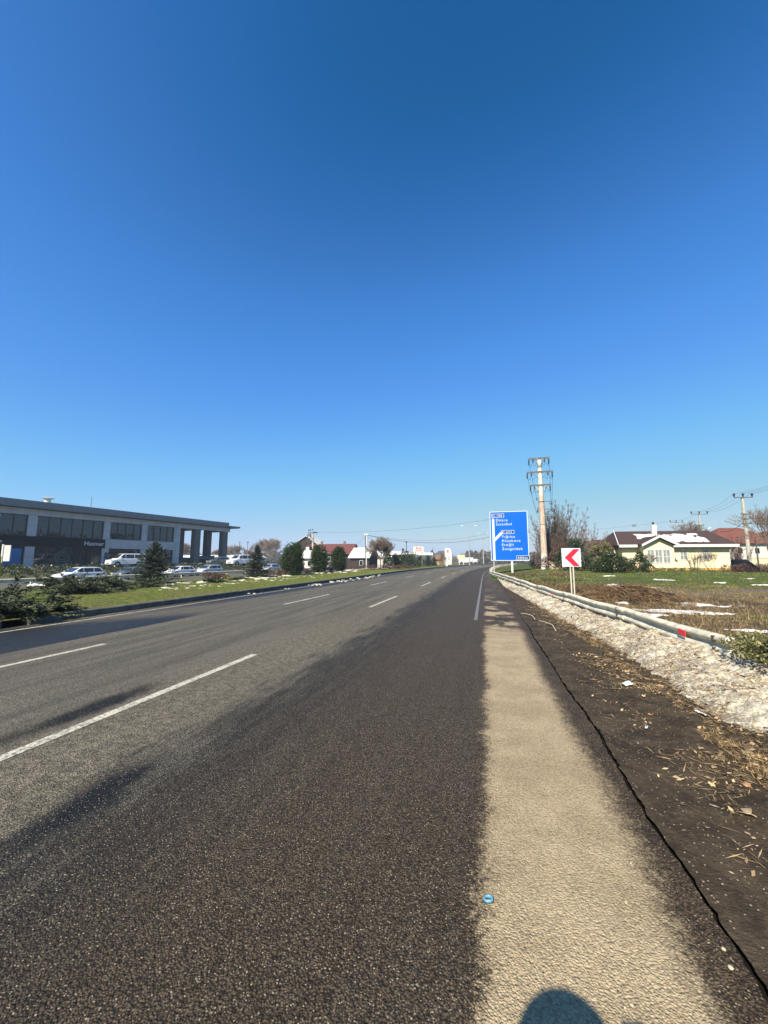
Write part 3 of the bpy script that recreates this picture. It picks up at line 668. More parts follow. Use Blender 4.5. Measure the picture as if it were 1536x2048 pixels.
v_, t_ = wood(48, 180, 130, 10.5, 36000, 4); tag(tri_mesh('evergreen_wood', v_, M['thuja'], None, t_), 'dark evergreen wood on the far right, mirrored in the showroom windows', 'woods', kind='stuff')
for i, (px, Y, w, mt) in enumerate([(1040, 27, .7, 'ivy'), (1075, 24, .9, 'dry_leaf'), (1105, 21.5, .8, 'ivy'), (1055, 37, .9, 'redleaf'), (1130, 30, 1.0, 'dry_leaf'), (1020, 36, .7, 'dry_leaf')]):
    bush('weed_clump', G(px, Y), [((x, .3*x, .10), (w*.6, w*.5, .17)) for x in (-.9*w, 0, .8*w)], 1900, .075, mt, ['olive weeds nearest the far rail end', 'straw-brown weeds below the utility pole', 'olive weeds left of the chevron posts', 'red-brown weeds beside the thicket', 'brown weeds in the grass behind the chevron sign', 'brown weeds under the blue sign'][i], group='weed clumps on the bank', seed=200+i, stems=2)
bush('evergreen_bush', G(1122, 43), [((0, 0, 1.2), (1.5, 1.0, 1.2)), ((1.3, 0, .9), (1.1, .9, .9)), ((-1.2, .2, .8), (1.0, .8, .8)), ((.3, 0, 2.3), (.8, .7, .7))], 9000, .13, 'redleaf', 'dark brown-green mass at the foot of the tall bare tree', group='bushes by the yellow house', seed=311, gap=.15, shell=.25)
# ------------------------------------------------------------------ buildings
def glass(name, c=(.02, .03, .035), rough=.04, spec=.9):
    n = NT(name, rough, spec); n.color(c); return n.m
M.update(glass=glass('dark_glass', (.004, .016, .022), .02, .7), clad=None, navy=simple('navy_band', (.003, .004, .010), .6, .12, 0, .1), frame=simple('dark_frames', (.02, .022, .026), .5, .4),
    eave=simple('grey_fascia', (.20, .22, .23), .55, .3, 0, .12, 2), soffit=simple('dark_soffit', (.045, .05, .055), .8), conc=simple('column_concrete', (.17, .175, .17), .9, .15, 0, .15, 3, .3, 30),
    white=simple('white_paint', (.78, .78, .75), .55, .3, 0, .05), letter=simple('white_letters', (.75, .76, .78), .5), metal=simple('light_metal', (.55, .56, .57), .4, .5, .5), dark=simple('black_parts', (.015, .015, .016), .6, .3),
    cyan=simple('blue_vehicle_tone', (.02, .16, .42), .5, .3, 0, .3, 4), yellow=simple('yellow_paint', (.62, .42, .03), .5, .3, 0, .12, 4))
def clad_mat():
    n = NT('grey_cladding', .6, .3); p = n.sep(n.tc()); w = n.noise(n.tc(), .6, 3)
    def joint(x, per, wd): 
        f = n.math('FRACT', n.mul(x, 1/per)); return n.math('LESS_THAN', f, wd/per)
    j = n.math('MAXIMUM', joint(n.add(p[0], 50), 1.5, .03), joint(n.add(p[2], 9.95), 1.5, .03))
    n.color(n.mix(j, n.mix(n.ss(.3, .7, w), (.36, .37, .385), (.44, .45, .46)), (.10, .10, .11))); return n.m
M['clad'] = clad_mat()
def text_mesh(name, body, size, mat, parent, loc, rot, bold=0.0, align='LEFT', depth=.01, sx=1.0, sp=1.0):
    cu = bpy.data.curves.new(name, 'FONT'); cu.body = body; cu.size = size; cu.extrude = depth; cu.offset = bold; cu.align_x = align; cu.space_character = sp; cu.resolution_u = 4
    o = bpy.data.objects.new(name, cu); col.objects.link(o); bpy.context.view_layer.update()
    me = bpy.data.meshes.new_from_object(o.evaluated_get(bpy.context.evaluated_depsgraph_get())); col.objects.unlink(o); bpy.data.objects.remove(o)
    me.name = name; me.materials.clear(); t = link_mesh(name, me, mat, parent); t.location = loc; t.rotation_euler = rot; t.scale = (sx, 1, 1); return t
sh = empty('car_showroom', (-52, 52, 0), R(66)); tag(sh, 'long two-storey grey car showroom with dark glass, navy sign band and flat overhanging roof', 'building')
Z0, DX0 = .72, -16.5
body = MB()
piers = [(-16.5, -15.3), (-7.4, -6.2), (2.92, 4.03), (13.1, 14.12), (19.6, 20.62), (26.1, 27.45)]
for a, b in piers: body.box(a, b, 0, .45, Z0, 8.03)
body.box(-16.5, 27.45, 0, .45, 8.03, 8.95)
body.box(13.1, 27.45, .002, .452, 3.55, 5.15) if False else None
for a, b in ((14.12, 19.6), (20.62, 26.1)): body.box(a, b, 0, .45, 3.55, 5.15); body.box(a, b, 0, .45, Z0-.2, .95)
body.box(-16.5, 27.3, .9, 6.5, Z0-.2, 8.9); body.box(27.0, 27.45, .45, 6.5, Z0-.2, 8.95)
body.box(-16.5, 20, 6.5, 24, Z0-.2, 8.9)
body.build('wall', M['clad'], sh)
MB().box(27.45, 40.3, 0, .5, 8.03, 8.95).box(39.8, 40.3, .5, 6, 8.1, 8.95).build('canopy_beam', M['clad'], sh)
MB().box(-16.5, 42.4, -1.0, 24, 9.02, 9.38).build('roof_slab', M['eave'], sh)
MB().box(-16.4, 42.2, -.9, 23, 8.96, 9.015).build('soffit', M['soffit'], sh)
MB().box(-16.5, 39.6, -.35, 23, 9.38, 10.12).build('parapet', M['eave'], sh)
MB().box(-16.5, 13.4, -.14, -.003, 3.6, 5.02).build('sign_band', M['navy'], sh)
for a, y in ((31.0, 0), (38.4, 0), (31.0, 4.9), (38.3, 4.9)): MB().box(a, a+1.35, y+.05, y+1.25, Z0-.2, 8.03 if y == 0 else 8.9).build('column', M['conc'], sh)
def window(a, b, z0, z1, nm):
    w = MB(); w.box(a, b, .22, .30, z0, z0+.09).box(a, b, .22, .30, z1-.09, z1)
    for i in range(nm+1):
        x = a+(b-a)*i/nm; x = min(max(x, a+.045), b-.045); w.box(x-.045, x+.045, .225, .295, z0+.092, z1-.092)
    f = w.build('window', M['frame'], sh)
    MB().box(a, b, .31, .33, z0, z1).build('pane', M['glass'], f)
for a, b, n_ in ((-15.3, -7.4, 5), (-6.2, 2.92, 6), (4.03, 13.1, 6), (14.12, 19.6, 4), (20.62, 26.1, 4)):
    window(a, b, 5.15 if a > 13 else 5.02, 8.03, n_); window(a, b, .95, 3.55 if a > 13 else 3.6, n_)
MB().box(4.03, 13.1, .2, .6, 5.015, 5.02).build('sill', M['frame'], sh)
d_ = MB().box(9.2, 9.35, .05, .3, Z0, 3.55).box(11.0, 11.15, .05, .3, Z0, 3.55).box(9.2, 11.15, .05, .3, 3.3, 3.55); d_.build('entrance_frame', M['dark'], sh)
MB().box(13.5, 14.05, -.08, -.003, Z0, 2.9).build('side_panel', simple('blue_grey_panel', (.05, .09, .13), .4), sh)
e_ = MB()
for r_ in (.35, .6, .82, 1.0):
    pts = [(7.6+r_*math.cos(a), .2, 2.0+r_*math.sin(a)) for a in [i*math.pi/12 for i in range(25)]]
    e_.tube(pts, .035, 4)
e_.build('round_window_reflection', simple('faint_reflection', (.22, .23, .24), .6), sh)  # pale rings modelled to stand for a round reflection in the glass
MB().box(.2, 2.6, .12, .2, .95, 3.3).build('blue_vehicle_stand_in', M['cyan'], sh)  # flat blue panel standing in for a blue vehicle in the glass
text_mesh('sign_letters', 'Hasmer', .92, M['letter'], sh, (10.25, -.16, 3.98), (R(90), 0, 0), .008)
text_mesh('sign_letters', 'nz', .95, M['letter'], sh, (-.55, -.16, 3.85), (R(90), 0, 0), .004)
vn = MB().cyl((6.75, 4, 9.9), (6.75, 4, 11.15), .42, n=14).cyl((6.75, 4, 11.15), (6.75, 4, 11.3), .5, .85, n=14).cyl((6.75, 4, 11.3), (6.75, 4, 11.36), .85, .7, n=14); vn.build('roof_vent', M['white'], sh, bevel=0)
MB().cyl((11.9, 2, 10), (11.9, 2, 12.2), .03, n=5).build('aerial', M['frame'], sh)
# ---- yellow house
HY = simple('yellow_plaster', (.92, .82, .54), .85, .15, 0, .06, 2, .2, 40)
RF = NT('brown_roof_tiles', .8, .2); w_ = RF.node('ShaderNodeTexWave'); w_.inputs['Scale'].default_value = 3.2; w_.bands_direction = 'Z'; RF.L(RF.tc(), w_.inputs['Vector']); w_.inputs['Distortion'].default_value = .6
RF.color(RF.mix(w_.outputs['Fac'], (.030, .018, .016), (.075, .048, .042))); RF = RF.m
def snowroof():
    n = NT('snowy_roof', .7, .2); p = n.tc(); g = n.sep(p); w = n.noise(p, 1.1, 5, .65); w2 = n.noise(p, 6, 3, .6)
    n.color(n.mix(w2, (.7, .71, .74), (.86, .87, .88))); return n.m
yh = empty('yellow_house', (P(1246, 1120, 42.6).x, 42.6, .45), R(-10.5)); tag(yh, 'single-storey yellow house with brown roof half covered in snow and white trim', 'house')
LH = 10.3; EV = 2.75; RD = 4.45; D_ = 7.5
w = MB(); w.box(0, LH, 0, D_, -.3, EV); w.add([(LH, 0, EV), (LH, D_, EV), (LH, D_/2, RD-.1)], [(0, 1, 2)]); w.build('wall', HY, yh)
bay = MB(); bay.box(1.55, 4.45, -1.3, 0, -.3, EV); bay.slab([(1.55, -1.3, EV), (4.45, -1.3, EV), (3.0, -1.3, 3.55)], (0, 1.3, 0)); bay.build('bay_wall', HY, yh)
PL = simple('ochre_plinth', (.55, .34, .10), .9, .1, 0, .25, 3)
MB().box(-.02, 1.53, -.04, -.002, -.3, .35).box(1.51, 4.49, -1.34, -1.302, -.3, .38).box(4.452, LH+.02, -.04, -.002, -.3, .38).build('plinth', PL, yh)
rf = MB()
def slope(x0, x1, y0, z0, y1, z1, xa=None, xb=None, th=.14):
    xa = x0 if xa is None else xa; xb = x1 if xb is None else xb
    return [(x0, y0, z0), (x1, y0, z0), (xb, y1, z1), (xa, y1, z1)]
rf.slab(slope(-.5, LH+.55, -.55, EV-.02, D_/2, RD, .7, LH+.3), (0, 0, .14)); rf.slab(slope(-.5, LH+.55, D_+.55, EV-.02, D_/2, RD, .7, LH+.3), (0, 0, .14)); rf.slab([(-.5, -.55, EV-.02), (-.5, D_+.55, EV-.02), (.7, D_/2, RD)], (0, 0, .14))
rf.slab([(1.3, -1.75, EV-.03), (3.0, -1.75, 3.64), (3.0, 1.6, 3.64), (1.3, -.2, EV-.03)], (0, 0, .13)); rf.slab([(4.7, -1.75, EV-.03), (3.0, -1.75, 3.64), (3.0, 1.6, 3.64), (4.7, -.2, EV-.03)], (0, 0, .13))
roof = rf.build('roof', RF, yh)
tr = MB(); tr.box(-.5, 1.3, -.62, -.56, EV-.18, EV+.1).box(4.7, LH+.6, -.62, -.56, EV-.18, EV+.1)
tr.slab([(1.24, -1.80, EV-.14), (3.0, -1.80, 3.56), (3.0, -1.80, 3.80), (1.24, -1.80, EV+.10)], (0, .05, 0)); tr.slab([(4.78, -1.80, EV-.14), (3.0, -1.80, 3.56), (3.0, -1.80, 3.80), (4.78, -1.80, EV+.10)], (0, .05, 0))
tr.slab([(-.52, -.5, EV+.05), (.68, D_/2, RD+.1), (.68, D_/2, RD+.28), (-.52, -.5, EV+.25)], (-.07, 0, 0))
tr.build('white_trim', M['white'], yh)
# snow lying on the front slope: a thin sheet with holes
SV = []; SF = []; nu, nv = 90, 30
def sxyz(u, v):
    y = -.5+v*(D_/2+.5); z = EV-.02+.14+(RD-EV+.02)*((y+.55)/(D_/2+.55)); return (u, y, z)
grid = {}
for i in range(nu):
    for j in range(nv):
        u = .9+i*8.4/nu; v = .12+j*.62/nv
        m = fbm(u*.8, v*5, 5, 4)*1.2+.42-abs(v-.42)*1.5-(.7*max(0, 2.4-u))-(1.2*max(0, u-8.4))-(.25 if u < 4.5 and v < .28 else 0)+.35*fbm(u*4, v*16, 9, 3)
        if m > 0 and not (1.2 < u < 4.8 and v < .50-abs(u-3.0)*.2):
            q = [sxyz(u, v), sxyz(u+8.4/nu, v), sxyz(u+8.4/nu, v+.62/nv), sxyz(u, v+.62/nv)]; n0 = len(SV); SV += [(a, b, c+.05) for a, b, c in q]; SF.append((n0, n0+1, n0+2, n0+3))
me = bpy.data.meshes.new('roof_snow'); me.from_pydata(SV, [], SF); bm = bmesh.new(); bm.from_mesh(me); bmesh.ops.remove_doubles(bm, verts=bm.verts, dist=.001); bm.to_mesh(me); bm.free()
o = link_mesh('snow_cover', me, M['clean'], roof, True); o.modifiers.new('thick', 'SOLIDIFY').thickness = .045
ch = MB().box(4.35, 4.8, 2.6, 3.05, 3.7, 5.25); c_ = ch.build('chimney', M['white'], roof); MB().cyl((4.57, 2.82, 5.25), (4.57, 2.82, 5.5), .1, n=8).cyl((4.57, 2.82, 5.5), (4.57, 2.82, 5.56), .2, .05, n=8).build('chimney_pot', M['dark'], c_)
def hwin(x0, x1, z0, z1, y, par, bars=2, mat=None):
    f = MB(); t = .06
    f.box(x0, x1, y-.05, y, z0, z0+t).box(x0, x1, y-.05, y, z1-t, z1).box(x0, x0+t, y-.05, y, z0+t, z1-t).box(x1-t, x1, y-.05, y, z0+t, z1-t)
    for i in range(1, bars): x = x0+(x1-x0)*i/bars; f.box(x-.02, x+.02, y-.045, y, z0+t, z1-t)
    f.box(x0+t, x1-t, y-.043, y, (z0+z1)/2-.02, (z0+z1)/2+.02)
    o = f.build('window', M['white'], par); MB().box(x0+t, x1-t, y-.02, y-.004, z0+t, z1-t).build('pane', mat or simple('curtained_glass', (.28, .32, .30), .15, .6, 0, .3, 3), o)
for x in (1.85, 2.6, 3.35): hwin(x, x+.72, .85, 2.3, -1.3, yh)
hwin(7.7, 8.4, 1.15, 2.25, 0, yh, 3); hwin(5.6, 6.3, 1.2, 2.2, 0, yh)
MB().box(-.85, -.6, .95, 1.19, 1.7, 2.1).build('wall_lamp', M['dark'], yh)
# lower wing with porch roof on the left
wg = MB(); wg.box(-1.5, -.02, 1.2, 6, -.3, 2.3); wg.build('side_wing', HY, yh)
MB().slab([(-1.9, .6, 2.35), (-.52, .6, 2.35), (-.52, 3.4, 3.5), (-1.9, 3.4, 3.5)], (0, 0, .12)).slab([(-1.9, 6.2, 2.35), (-.52, 6.2, 2.35), (-.52, 3.4, 3.5), (-1.9, 3.4, 3.5)], (0, 0, .12)).build('wing_roof', RF, yh)
# garden walls and black peaked block
def gw(px0, px1, Y, z0, z1, lb, mat): a = P(px0, 1120, Y); b = P(px1, 1120, Y); o = MB(); o.box(0, b.x-a.x, 0, .2, 0, z1-z0).box(-.04, b.x-a.x+.04, -.04, .24, z1-z0, z1-z0+.08); r_ = o.build('garden_wall', mat, loc=(a.x, Y, z0)); tag(r_, lb, 'wall', 'cream garden walls'); return r_
CW = simple('cream_wall', (.70, .63, .44), .9, .1, 0, .12, 2, .3)
gw(1098, 1133, 46, .2, 1.45, 'patchy cream garden wall behind the utility pole', CW); gw(1166, 1206, 45, .2, 1.4, 'cream garden wall right of the chevron sign', CW); gw(1500, 1560, 56, .3, 1.9, 'cream garden wall behind the pole at the right edge', CW)
tp = MB(); a = P(1492, 1120, 40)
pr = [(-1.2, 0), (-1.15, .55), (-.55, .62), (-.2, 1.15), (.02, 1.3), (.35, 1.05), (1.0, .5), (1.55, .08), (1.6, 0)]
tp.prism(pr, 0, 2.2)  # solid peaked prism, near black all over
o = tp.build('peaked_block', simple('black_block', (.006, .006, .008), .6, .3, 0, .3, 3, .5, 4), loc=(a.x, a.y, .42)); o.rotation_euler = (0, 0, R(-14)); tag(o, 'black peaked block right of the yellow house', 'tarpaulin')  # plain solid black prism; tarpaulin is only the category word
# ---- gabled and hipped houses
def gable_house(name, loc, rz, L_, D2, ev, rd, wall, rmat, label, group, chim=0, dormer=False, snowy=False, wins=3):
    h = empty(name, loc, rz); tag(h, label, 'house', group); m = MB(); m.box(0, L_, 0, D2, -.4, ev)
    for x in (0.001, L_-.001): m.add([(x, 0, ev), (x, D2, ev), (x, D2/2, rd)], [(0, 1, 2)])
    m.build('wall', wall, h); r = MB(); th = .16
    r.slab([(-.4, -.6, ev-.2), (L_+.4, -.6, ev-.2), (L_+.4, D2/2, rd), (-.4, D2/2, rd)], (0, 0, th)); r.slab([(-.4, D2+.6, ev-.2), (L_+.4, D2+.6, ev-.2), (L_+.4, D2/2, rd), (-.4, D2/2, rd)], (0, 0, th)); ro = r.build('roof', rmat, h)
    for k in range(chim): MB().box(L_*(.25+.5*k), L_*(.25+.5*k)+.5, D2/2-.3, D2/2+.2, rd-.3, rd+.9).build('chimney', M['conc'], ro)
    for k in range(wins):
        x = L_*(k+.6)/(wins+.2); f = MB().box(x, x+.9, -.06, -.002, ev-1.9, ev-.7).build('window', M['white'], h); MB().box(x+.08, x+.82, -.075, -.062, ev-1.82, ev-.78).build('pane', M['glass'], f)
    return h
REDR = simple('red_roof_tiles', (.15, .055, .05), .8, .2, 0, .25, 3); REDR2 = simple('weathered_red_tiles', (.17, .062, .043), .85, .2, 0, .25, 3)
DKW = simple('dark_timber_wall', (.055, .045, .045), .9, .1, 0, .3, 3); WHW = simple('white_wall', (.66, .65, .62), .85, .15, 0, .08, 2)
def at(px, Y, z=0): p = P(px, 1120, Y); return (p.x, p.y, z)
gable_house('village_house', at(607, 96), R(-8), 12.0, 9, 3.2, 5.6, DKW, REDR, 'dark-walled house with a red gabled roof and white edging behind the thujas', 'village houses', 2)
h = gable_house('village_house', at(641, 100), R(82), 9, 8, 5, 7.8, DKW, WHW, 'tall gable with pale roof edge behind the third thuja', 'village houses', 1, wins=1)
gable_house('village_house', at(701, 90), R(-20), 4.6, 5.5, 2.3, 4.4, DKW, M['clean'], 'small dark shed with a snow-white roof right of the red-roofed house', 'village houses', 0, wins=1)
gable_house('village_house', at(735, 110), R(-5), 9, 6, 2.6, 4.0, WHW, M['clean'], 'low white shed with snowy roof behind the bare tree', 'village houses')
gable_house('village_house', at(605, 84), R(-5), 4, 5, 2.2, 3.6, WHW, M['clean'], 'low white building with snowy roof between the first two thujas', 'village houses', wins=2)
gable_house('village_house', at(866, 135), R(-10), 6.5, 5, 2.0, 3.4, simple('ochre_hut', (.50, .33, .18), .9), simple('brown_sheet_roof', (.20, .12, .08), .8), 'small brown hut left of the white price totem', 'village houses', wins=1)
def hip_house(name, loc, rz, L_, D2, ev, rd, wall, rmat, label, group):
    h = empty(name, loc, rz); tag(h, label, 'house', group); MB().box(0, L_, 0, D2, -.3, ev).build('wall', wall, h)
    r = MB(); o = .6; c1, c2 = (D2/2, D2/2, rd), (L_-D2/2, D2/2, rd); A = [(-o, -o, ev), (L_+o, -o, ev), (L_+o, D2+o, ev), (-o, D2+o, ev)]
    for q in ([A[0], A[1], c2, c1], [A[1], A[2], c2], [A[2], A[3], c1, c2], [A[3], A[0], c1]): r.slab(q, (0, 0, .15))
    ro = r.build('roof', rmat, h)
    for k in range(4):
        x = L_*(k+.4)/4.2; f = MB().box(x, x+1, -.06, -.002, ev-2, ev-.8).build('window', M['white'], h); MB().box(x+.08, x+.92, -.075, -.062, ev-1.92, ev-.88).build('pane', M['glass'], f)
    return h
hip_house('village_house', at(1430, 78, .3), R(-6), 13, 9, 4.6, 8.0, WHW, REDR2, 'white house with weathered red hipped roof behind the right-hand pole', 'village houses')
hip_house('village_house', at(1540, 95, .3), R(0), 14, 10, 6, 8.8, WHW, REDR2, 'red-roofed house partly cut off by the right edge', 'village houses')
gable_house('village_house', at(1196, 70, .3), R(5), 7, 6, 3.2, 4.8, WHW, REDR, 'house with bright red roof peeping out left of the yellow house', 'village houses', wins=1)
# long white shed and dark vans behind the canopy
gs_ = MB(); a = at(330, 118, .5); gs_.box(0, 28, 0, 10, -.6, 1.9)
for i in range(9): gs_.slab([(i*3.11, -.2, 1.9), (i*3.11+3.1, -.2, 1.9), (i*3.11+1.55, -.2, 2.7)], (0, 10.4, 0))
o = gs_.build('long_shed', M['clean'], loc=a); tag(o, 'long low white shed with a row of small gables, seen through the canopy columns', 'shed')
# ---- filling station
fs = empty('filling_station', at(775, 104), R(-14)); tag(fs, 'flat white filling station canopy on slim columns beyond the bare tree', 'filling station')
MB().box(0, 12.2, 0, 8, 2.9, 3.55).build('canopy', M['white'], fs, bevel=.04); MB().box(.1, 8.4, -.03, -.003, 2.9, 3.1).build('fascia_stripe', simple('dark_stripe', (.05, .05, .055), .5), fs)
for x in (1, 4.5, 8, 11.4): MB().cyl((x, 1.5, -.2), (x, 1.5, 2.9), .14, n=8).build('column', M['metal'], fs)
k_ = MB().box(1, 6.5, 4, 7.5, -.2, 2.6).build('kiosk', M['white'], fs); MB().box(1.5, 6, 3.93, 3.997, .3, 2.2).build('shop_window', M['glass'], k_)
MB().cyl((11.9, .6, 3.5), (11.9, .6, 4.3), .45, .05, n=8).build('roof_beacon', M['dark'], fs)
bb = empty('billboard', at(827, 84)); tag(bb, 'white billboard with two lines of red lettering on two posts', 'billboard')
MB().box(0, 2.2, 0, .12, 3.3, 4.55).build('board', simple('cream_board', (.80, .72, .66), .6), bb); 
for x in (.35, 1.8): MB().box(x, x+.14, .13, .27, -.2, 4.4).build('post', M['conc'], bb)
RED = simple('red_paint', (.75, .03, .04), .5, .3, 0, .06)
rr = random.Random(4)                # two lines of lettering too small to read in the photograph
for z, xs_ in ((4.02, (.55, .8, 1.05, 1.3, 1.55)), (3.48, (.3, .58, .86, 1.14, 1.42, 1.7))):
    lm = MB()
    for x in xs_:
        lm.box(x, x+.05, -.02, -.003, z, z+.36)
        lm.box(x+.052, x+.17, -.02, -.003, z+rr.choice((0, .14, .3)), z+rr.choice((0, .14, .3))+.06) if rr.random() < .99 else None
        if rr.random() < .6: lm.box(x+.15, x+.2, -.022, -.005, z+.07, z+.3)
    lm.build('lettering', RED, bb)
tt = empty('price_totem', at(888, 112)); tag(tt, 'tall white curved price totem with a small red emblem by the filling station exit', 'sign')
pf = [(0, .3), (2.0, .3), (2.25, 1.5), (2.3, 3.0), (2.05, 4.6), (1.5, 5.05), (.35, 5.05), (.25, 3)]
MB().prism(pf, 0, .5).build('body', M['white'], tt, bevel=.05); MB().box(.1, 1.9, .05, .45, -.3, .3).build('base', M['dark'], tt)
MB().box(.85, 1.5, -.02, -.003, 3.8, 4.5).build('emblem', simple('rust_red', (.50, .08, .05), .5), tt)
MB().prism([(1.05, 4.05), (1.5, 3.95), (1.3, 4.3)], -.03, -.021).build('emblem_mark', M['white'], tt)
for z in (1.6, 2.1, 2.6): MB().box(1.1, 1.75, -.02, -.003, z, z+.34).build('price_panel', simple('pale_price_panel', (.42, .48, .46), .5), tt)
MB().prism([(-.8, .3), (0, .3), (0, 2.6), (-.45, 1.8)], .1, .3).build('side_fin', M['white'], tt)
yb = empty('small_billboard', at(915, 128)); tag(yb, 'small pale yellow billboard on two posts right of the white totem', 'billboard')
MB().box(0, 2.5, 0, .12, 1.9, 3.4).build('board', simple('pale_yellow_board', (.66, .62, .42), .6), yb)
for x in (.5, 1.9): MB().box(x, x+.16, .13, .28, -.3, 3.3).build('post', M['white'], yb)
# ------------------------------------------------------------------ vehicles
def carpaint(name, c, rough=.25): n = NT(name, rough, .5); n.color(c); n.b.inputs['Coat Weight'].default_value = .6; return n.m
CP_W = carpaint('white_car_paint', (.72, .73, .74)); CP_S = carpaint('silver_car_paint', (.42, .45, .48)); CP_G = carpaint('grey_car_paint', (.10, .12, .13)); CP_K = carpaint('black_car_paint', (.012, .012, .014))
TYRE = simple('tyre_rubber', (.02, .02, .02), .9); RIM = simple('alloy_rim', (.40, .41, .42), .35, .5, .7); LAMP = simple('lamp_glass', (.65, .68, .72), .15, .7); REDL = simple('red_lamp', (.45, .02, .02), .3)
CG = glass('car_glass', (.015, .019, .022), .05, .7)
def vehicle(name, loc, az, kind, paint, label, cat, group):
    v = empty(name, loc, R(90)-az); tag(v, label, cat, group)      # local +x is the front
    if kind == 'car': L_, W_, H_ = 4.35, 1.8, 1.46; belt = .92; low = [(-2.15, .28), (-2.17, .7), (-2.08, .95), (.75, .93), (1.25, .90), (1.95, .74), (2.15, .6), (2.17, .28)]; gh = [(-2.0, .93), (-1.55, 1.38), (-1.2, 1.45), (.0, 1.46), (.35, 1.41), (1.28, .90)]; wx = (-1.32, 1.35); wr = .32
    elif kind == 'mpv': L_, W_, H_ = 4.2, 1.78, 1.56; belt = .98; low = [(-2.08, .28), (-2.12, .75), (-2.05, 1.02), (.9, .98), (1.4, .93), (1.9, .78), (2.08, .6), (2.1, .28)]; gh = [(-2.03, 1.0), (-1.8, 1.45), (-1.5, 1.56), (-.1, 1.57), (.3, 1.50), (1.42, .93)]; wx = (-1.28, 1.3); wr = .32
    elif kind == 'wagon': L_, W_, H_ = 4.7, 1.84, 1.52; belt = .95; low = [(-2.32, .28), (-2.36, .72), (-2.28, .98), (.8, .95), (1.35, .92), (2.1, .76), (2.33, .6), (2.36, .28)]; gh = [(-2.25, .96), (-1.75, 1.42), (-1.3, 1.51), (.0, 1.52), (.35, 1.47), (1.38, .92)]; wx = (-1.4, 1.45); wr = .34
    else: L_, W_, H_ = 4.75, 1.88, 1.86; belt = 1.12; low = [(-2.34, .3), (-2.37, .8), (-2.35, 1.14), (1.2, 1.12), (1.55, 1.08), (2.15, .92), (2.36, .7), (2.38, .3)]; gh = [(-2.34, 1.13), (-2.25, 1.8), (-2.1, 1.86), (.5, 1.86), (.78, 1.8), (1.6, 1.07)]; wx = (-1.4, 1.5); wr = .34
    hw = W_/2; tz = H_-belt
    def yy(z): return hw-.05-.20*max(0, (z-belt))/tz*(1 if kind != 'van' else .6)
    b = MB(); b.prism(low, -hw, hw)
    body_ = b.build('body', paint, v, bevel=.07)
    g = MB(); n = len(gh); g.add([(x, -yy(z), z) for x, z in gh]+[(x, yy(z), z) for x, z in gh], [tuple(range(n)), tuple(range(2*n-1, n-1, -1))]+[(i, n+i, n+(i+1) % n, (i+1) % n) for i in range(n)]); g.build('roof', paint, v, bevel=.05)
    # side windows, inset from the roof profile
    zt, zb = H_-.11, belt+.03
    def xat(z, front):
        pts = gh[-3:] if front else gh[:3]
        for (xa, za), (xb, zb_) in zip(pts[:-1], pts[1:]):
            if min(za, zb_) <= z <= max(za, zb_): return xa+(xb-xa)*(z-za)/(zb_-za)
        return pts[0][0]
    for sg_ in (-1, 1):
        def q(x, z): return (x, sg_*(yy(z)+.006), z)
        xf0, xf1 = xat(zb, True)-.22, xat(zt, True)-.10; xr0, xr1 = xat(zb, False)+.22, xat(zt, False)+.12
        cuts = [0.12, -.95] if kind != 'van' else [.45, -.75]
        edges0 = [xf0]+cuts+[xr0]; edges1 = [xf1]+[c-.02 for c in cuts]+[xr1]
        for i in range(3):
            if kind == 'van' and i == 2 and paint is CP_K: pass
            MB().poly([q(edges0[i]-.04, zb), q(edges1[i]-.04, zt), q(edges1[i+1]+.04, zt), q(edges0[i+1]+.04, zb)]).build('side_window', CG, v)
        MB().box(xf0-.28, xf0-.08, sg_*(hw-.02)-.10+.12*sg_, sg_*(hw-.02)+.10+.12*sg_, belt+.04, belt+.18).build('mirror', paint, v, bevel=.02)
        # wheels with dark arches
        for x in wx:
            MB().cyl((x, sg_*(hw-.10), wr+.02), (x, sg_*(hw+.004), wr+.02), wr+.065, n=20).build('wheel_arch', M['dark'], v)
            w_ = MB().cyl((x, sg_*(hw-.2), wr), (x, sg_*(hw+.012), wr), wr, n=20).build('wheel', TYRE, v, bevel=.02)
            MB().cyl((x, sg_*(hw-.02), wr), (x, sg_*(hw+.02), wr), wr*.66, n=12).build('rim', RIM, w_)
        MB().box(L_/2-.22, L_/2-.03, sg_*(hw-.18)-.14, sg_*(hw-.18)+.14, .62 if kind != 'van' else .78, .76 if kind != 'van' else .96).build('headlight', LAMP, v, bevel=.02)
        MB().box(-L_/2-.01, -L_/2+.12, sg_*(hw-.12)-.10, sg_*(hw-.12)+.10, .72, 1.0).build('tail_light', REDL, v, bevel=.02)
    def quad(za, zb_, front, off):
        xa, xb = (xat(za, front), xat(zb_, front)); d = .012 if front else -.012
        return [(xa+d, -yy(za)+off, za+.012), (xa+d, yy(za)-off, za+.012), (xb+d, yy(zb_)-off, zb_+.012), (xb+d, -yy(zb_)+off, zb_+.012)]
    MB().poly(quad(belt+.04, H_-.09, True, .09)).build('windscreen', CG, v); MB().poly(quad(belt+.06, H_-.14, False, .12)).build('rear_window', CG, v)
    MB().box(L_/2-.05, L_/2+.012, -.5, .5, .42, .56).build('grille', M['dark'], v); MB().box(L_/2-.02, L_/2+.02, -.26, .26, .33, .41).build('number_plate', M['white'], v)
    return v
HV = R(200)
def onfr(px, n=0):                    # where the viewing column of a pixel meets the side road lane
    k = (px-768)/775; o = FR(0, n); d = Vector((math.sin(FA), math.cos(FA), 0)); m = (k*o.y-o.x)/(d.x-k*d.y); return FR(m, n, -.64)
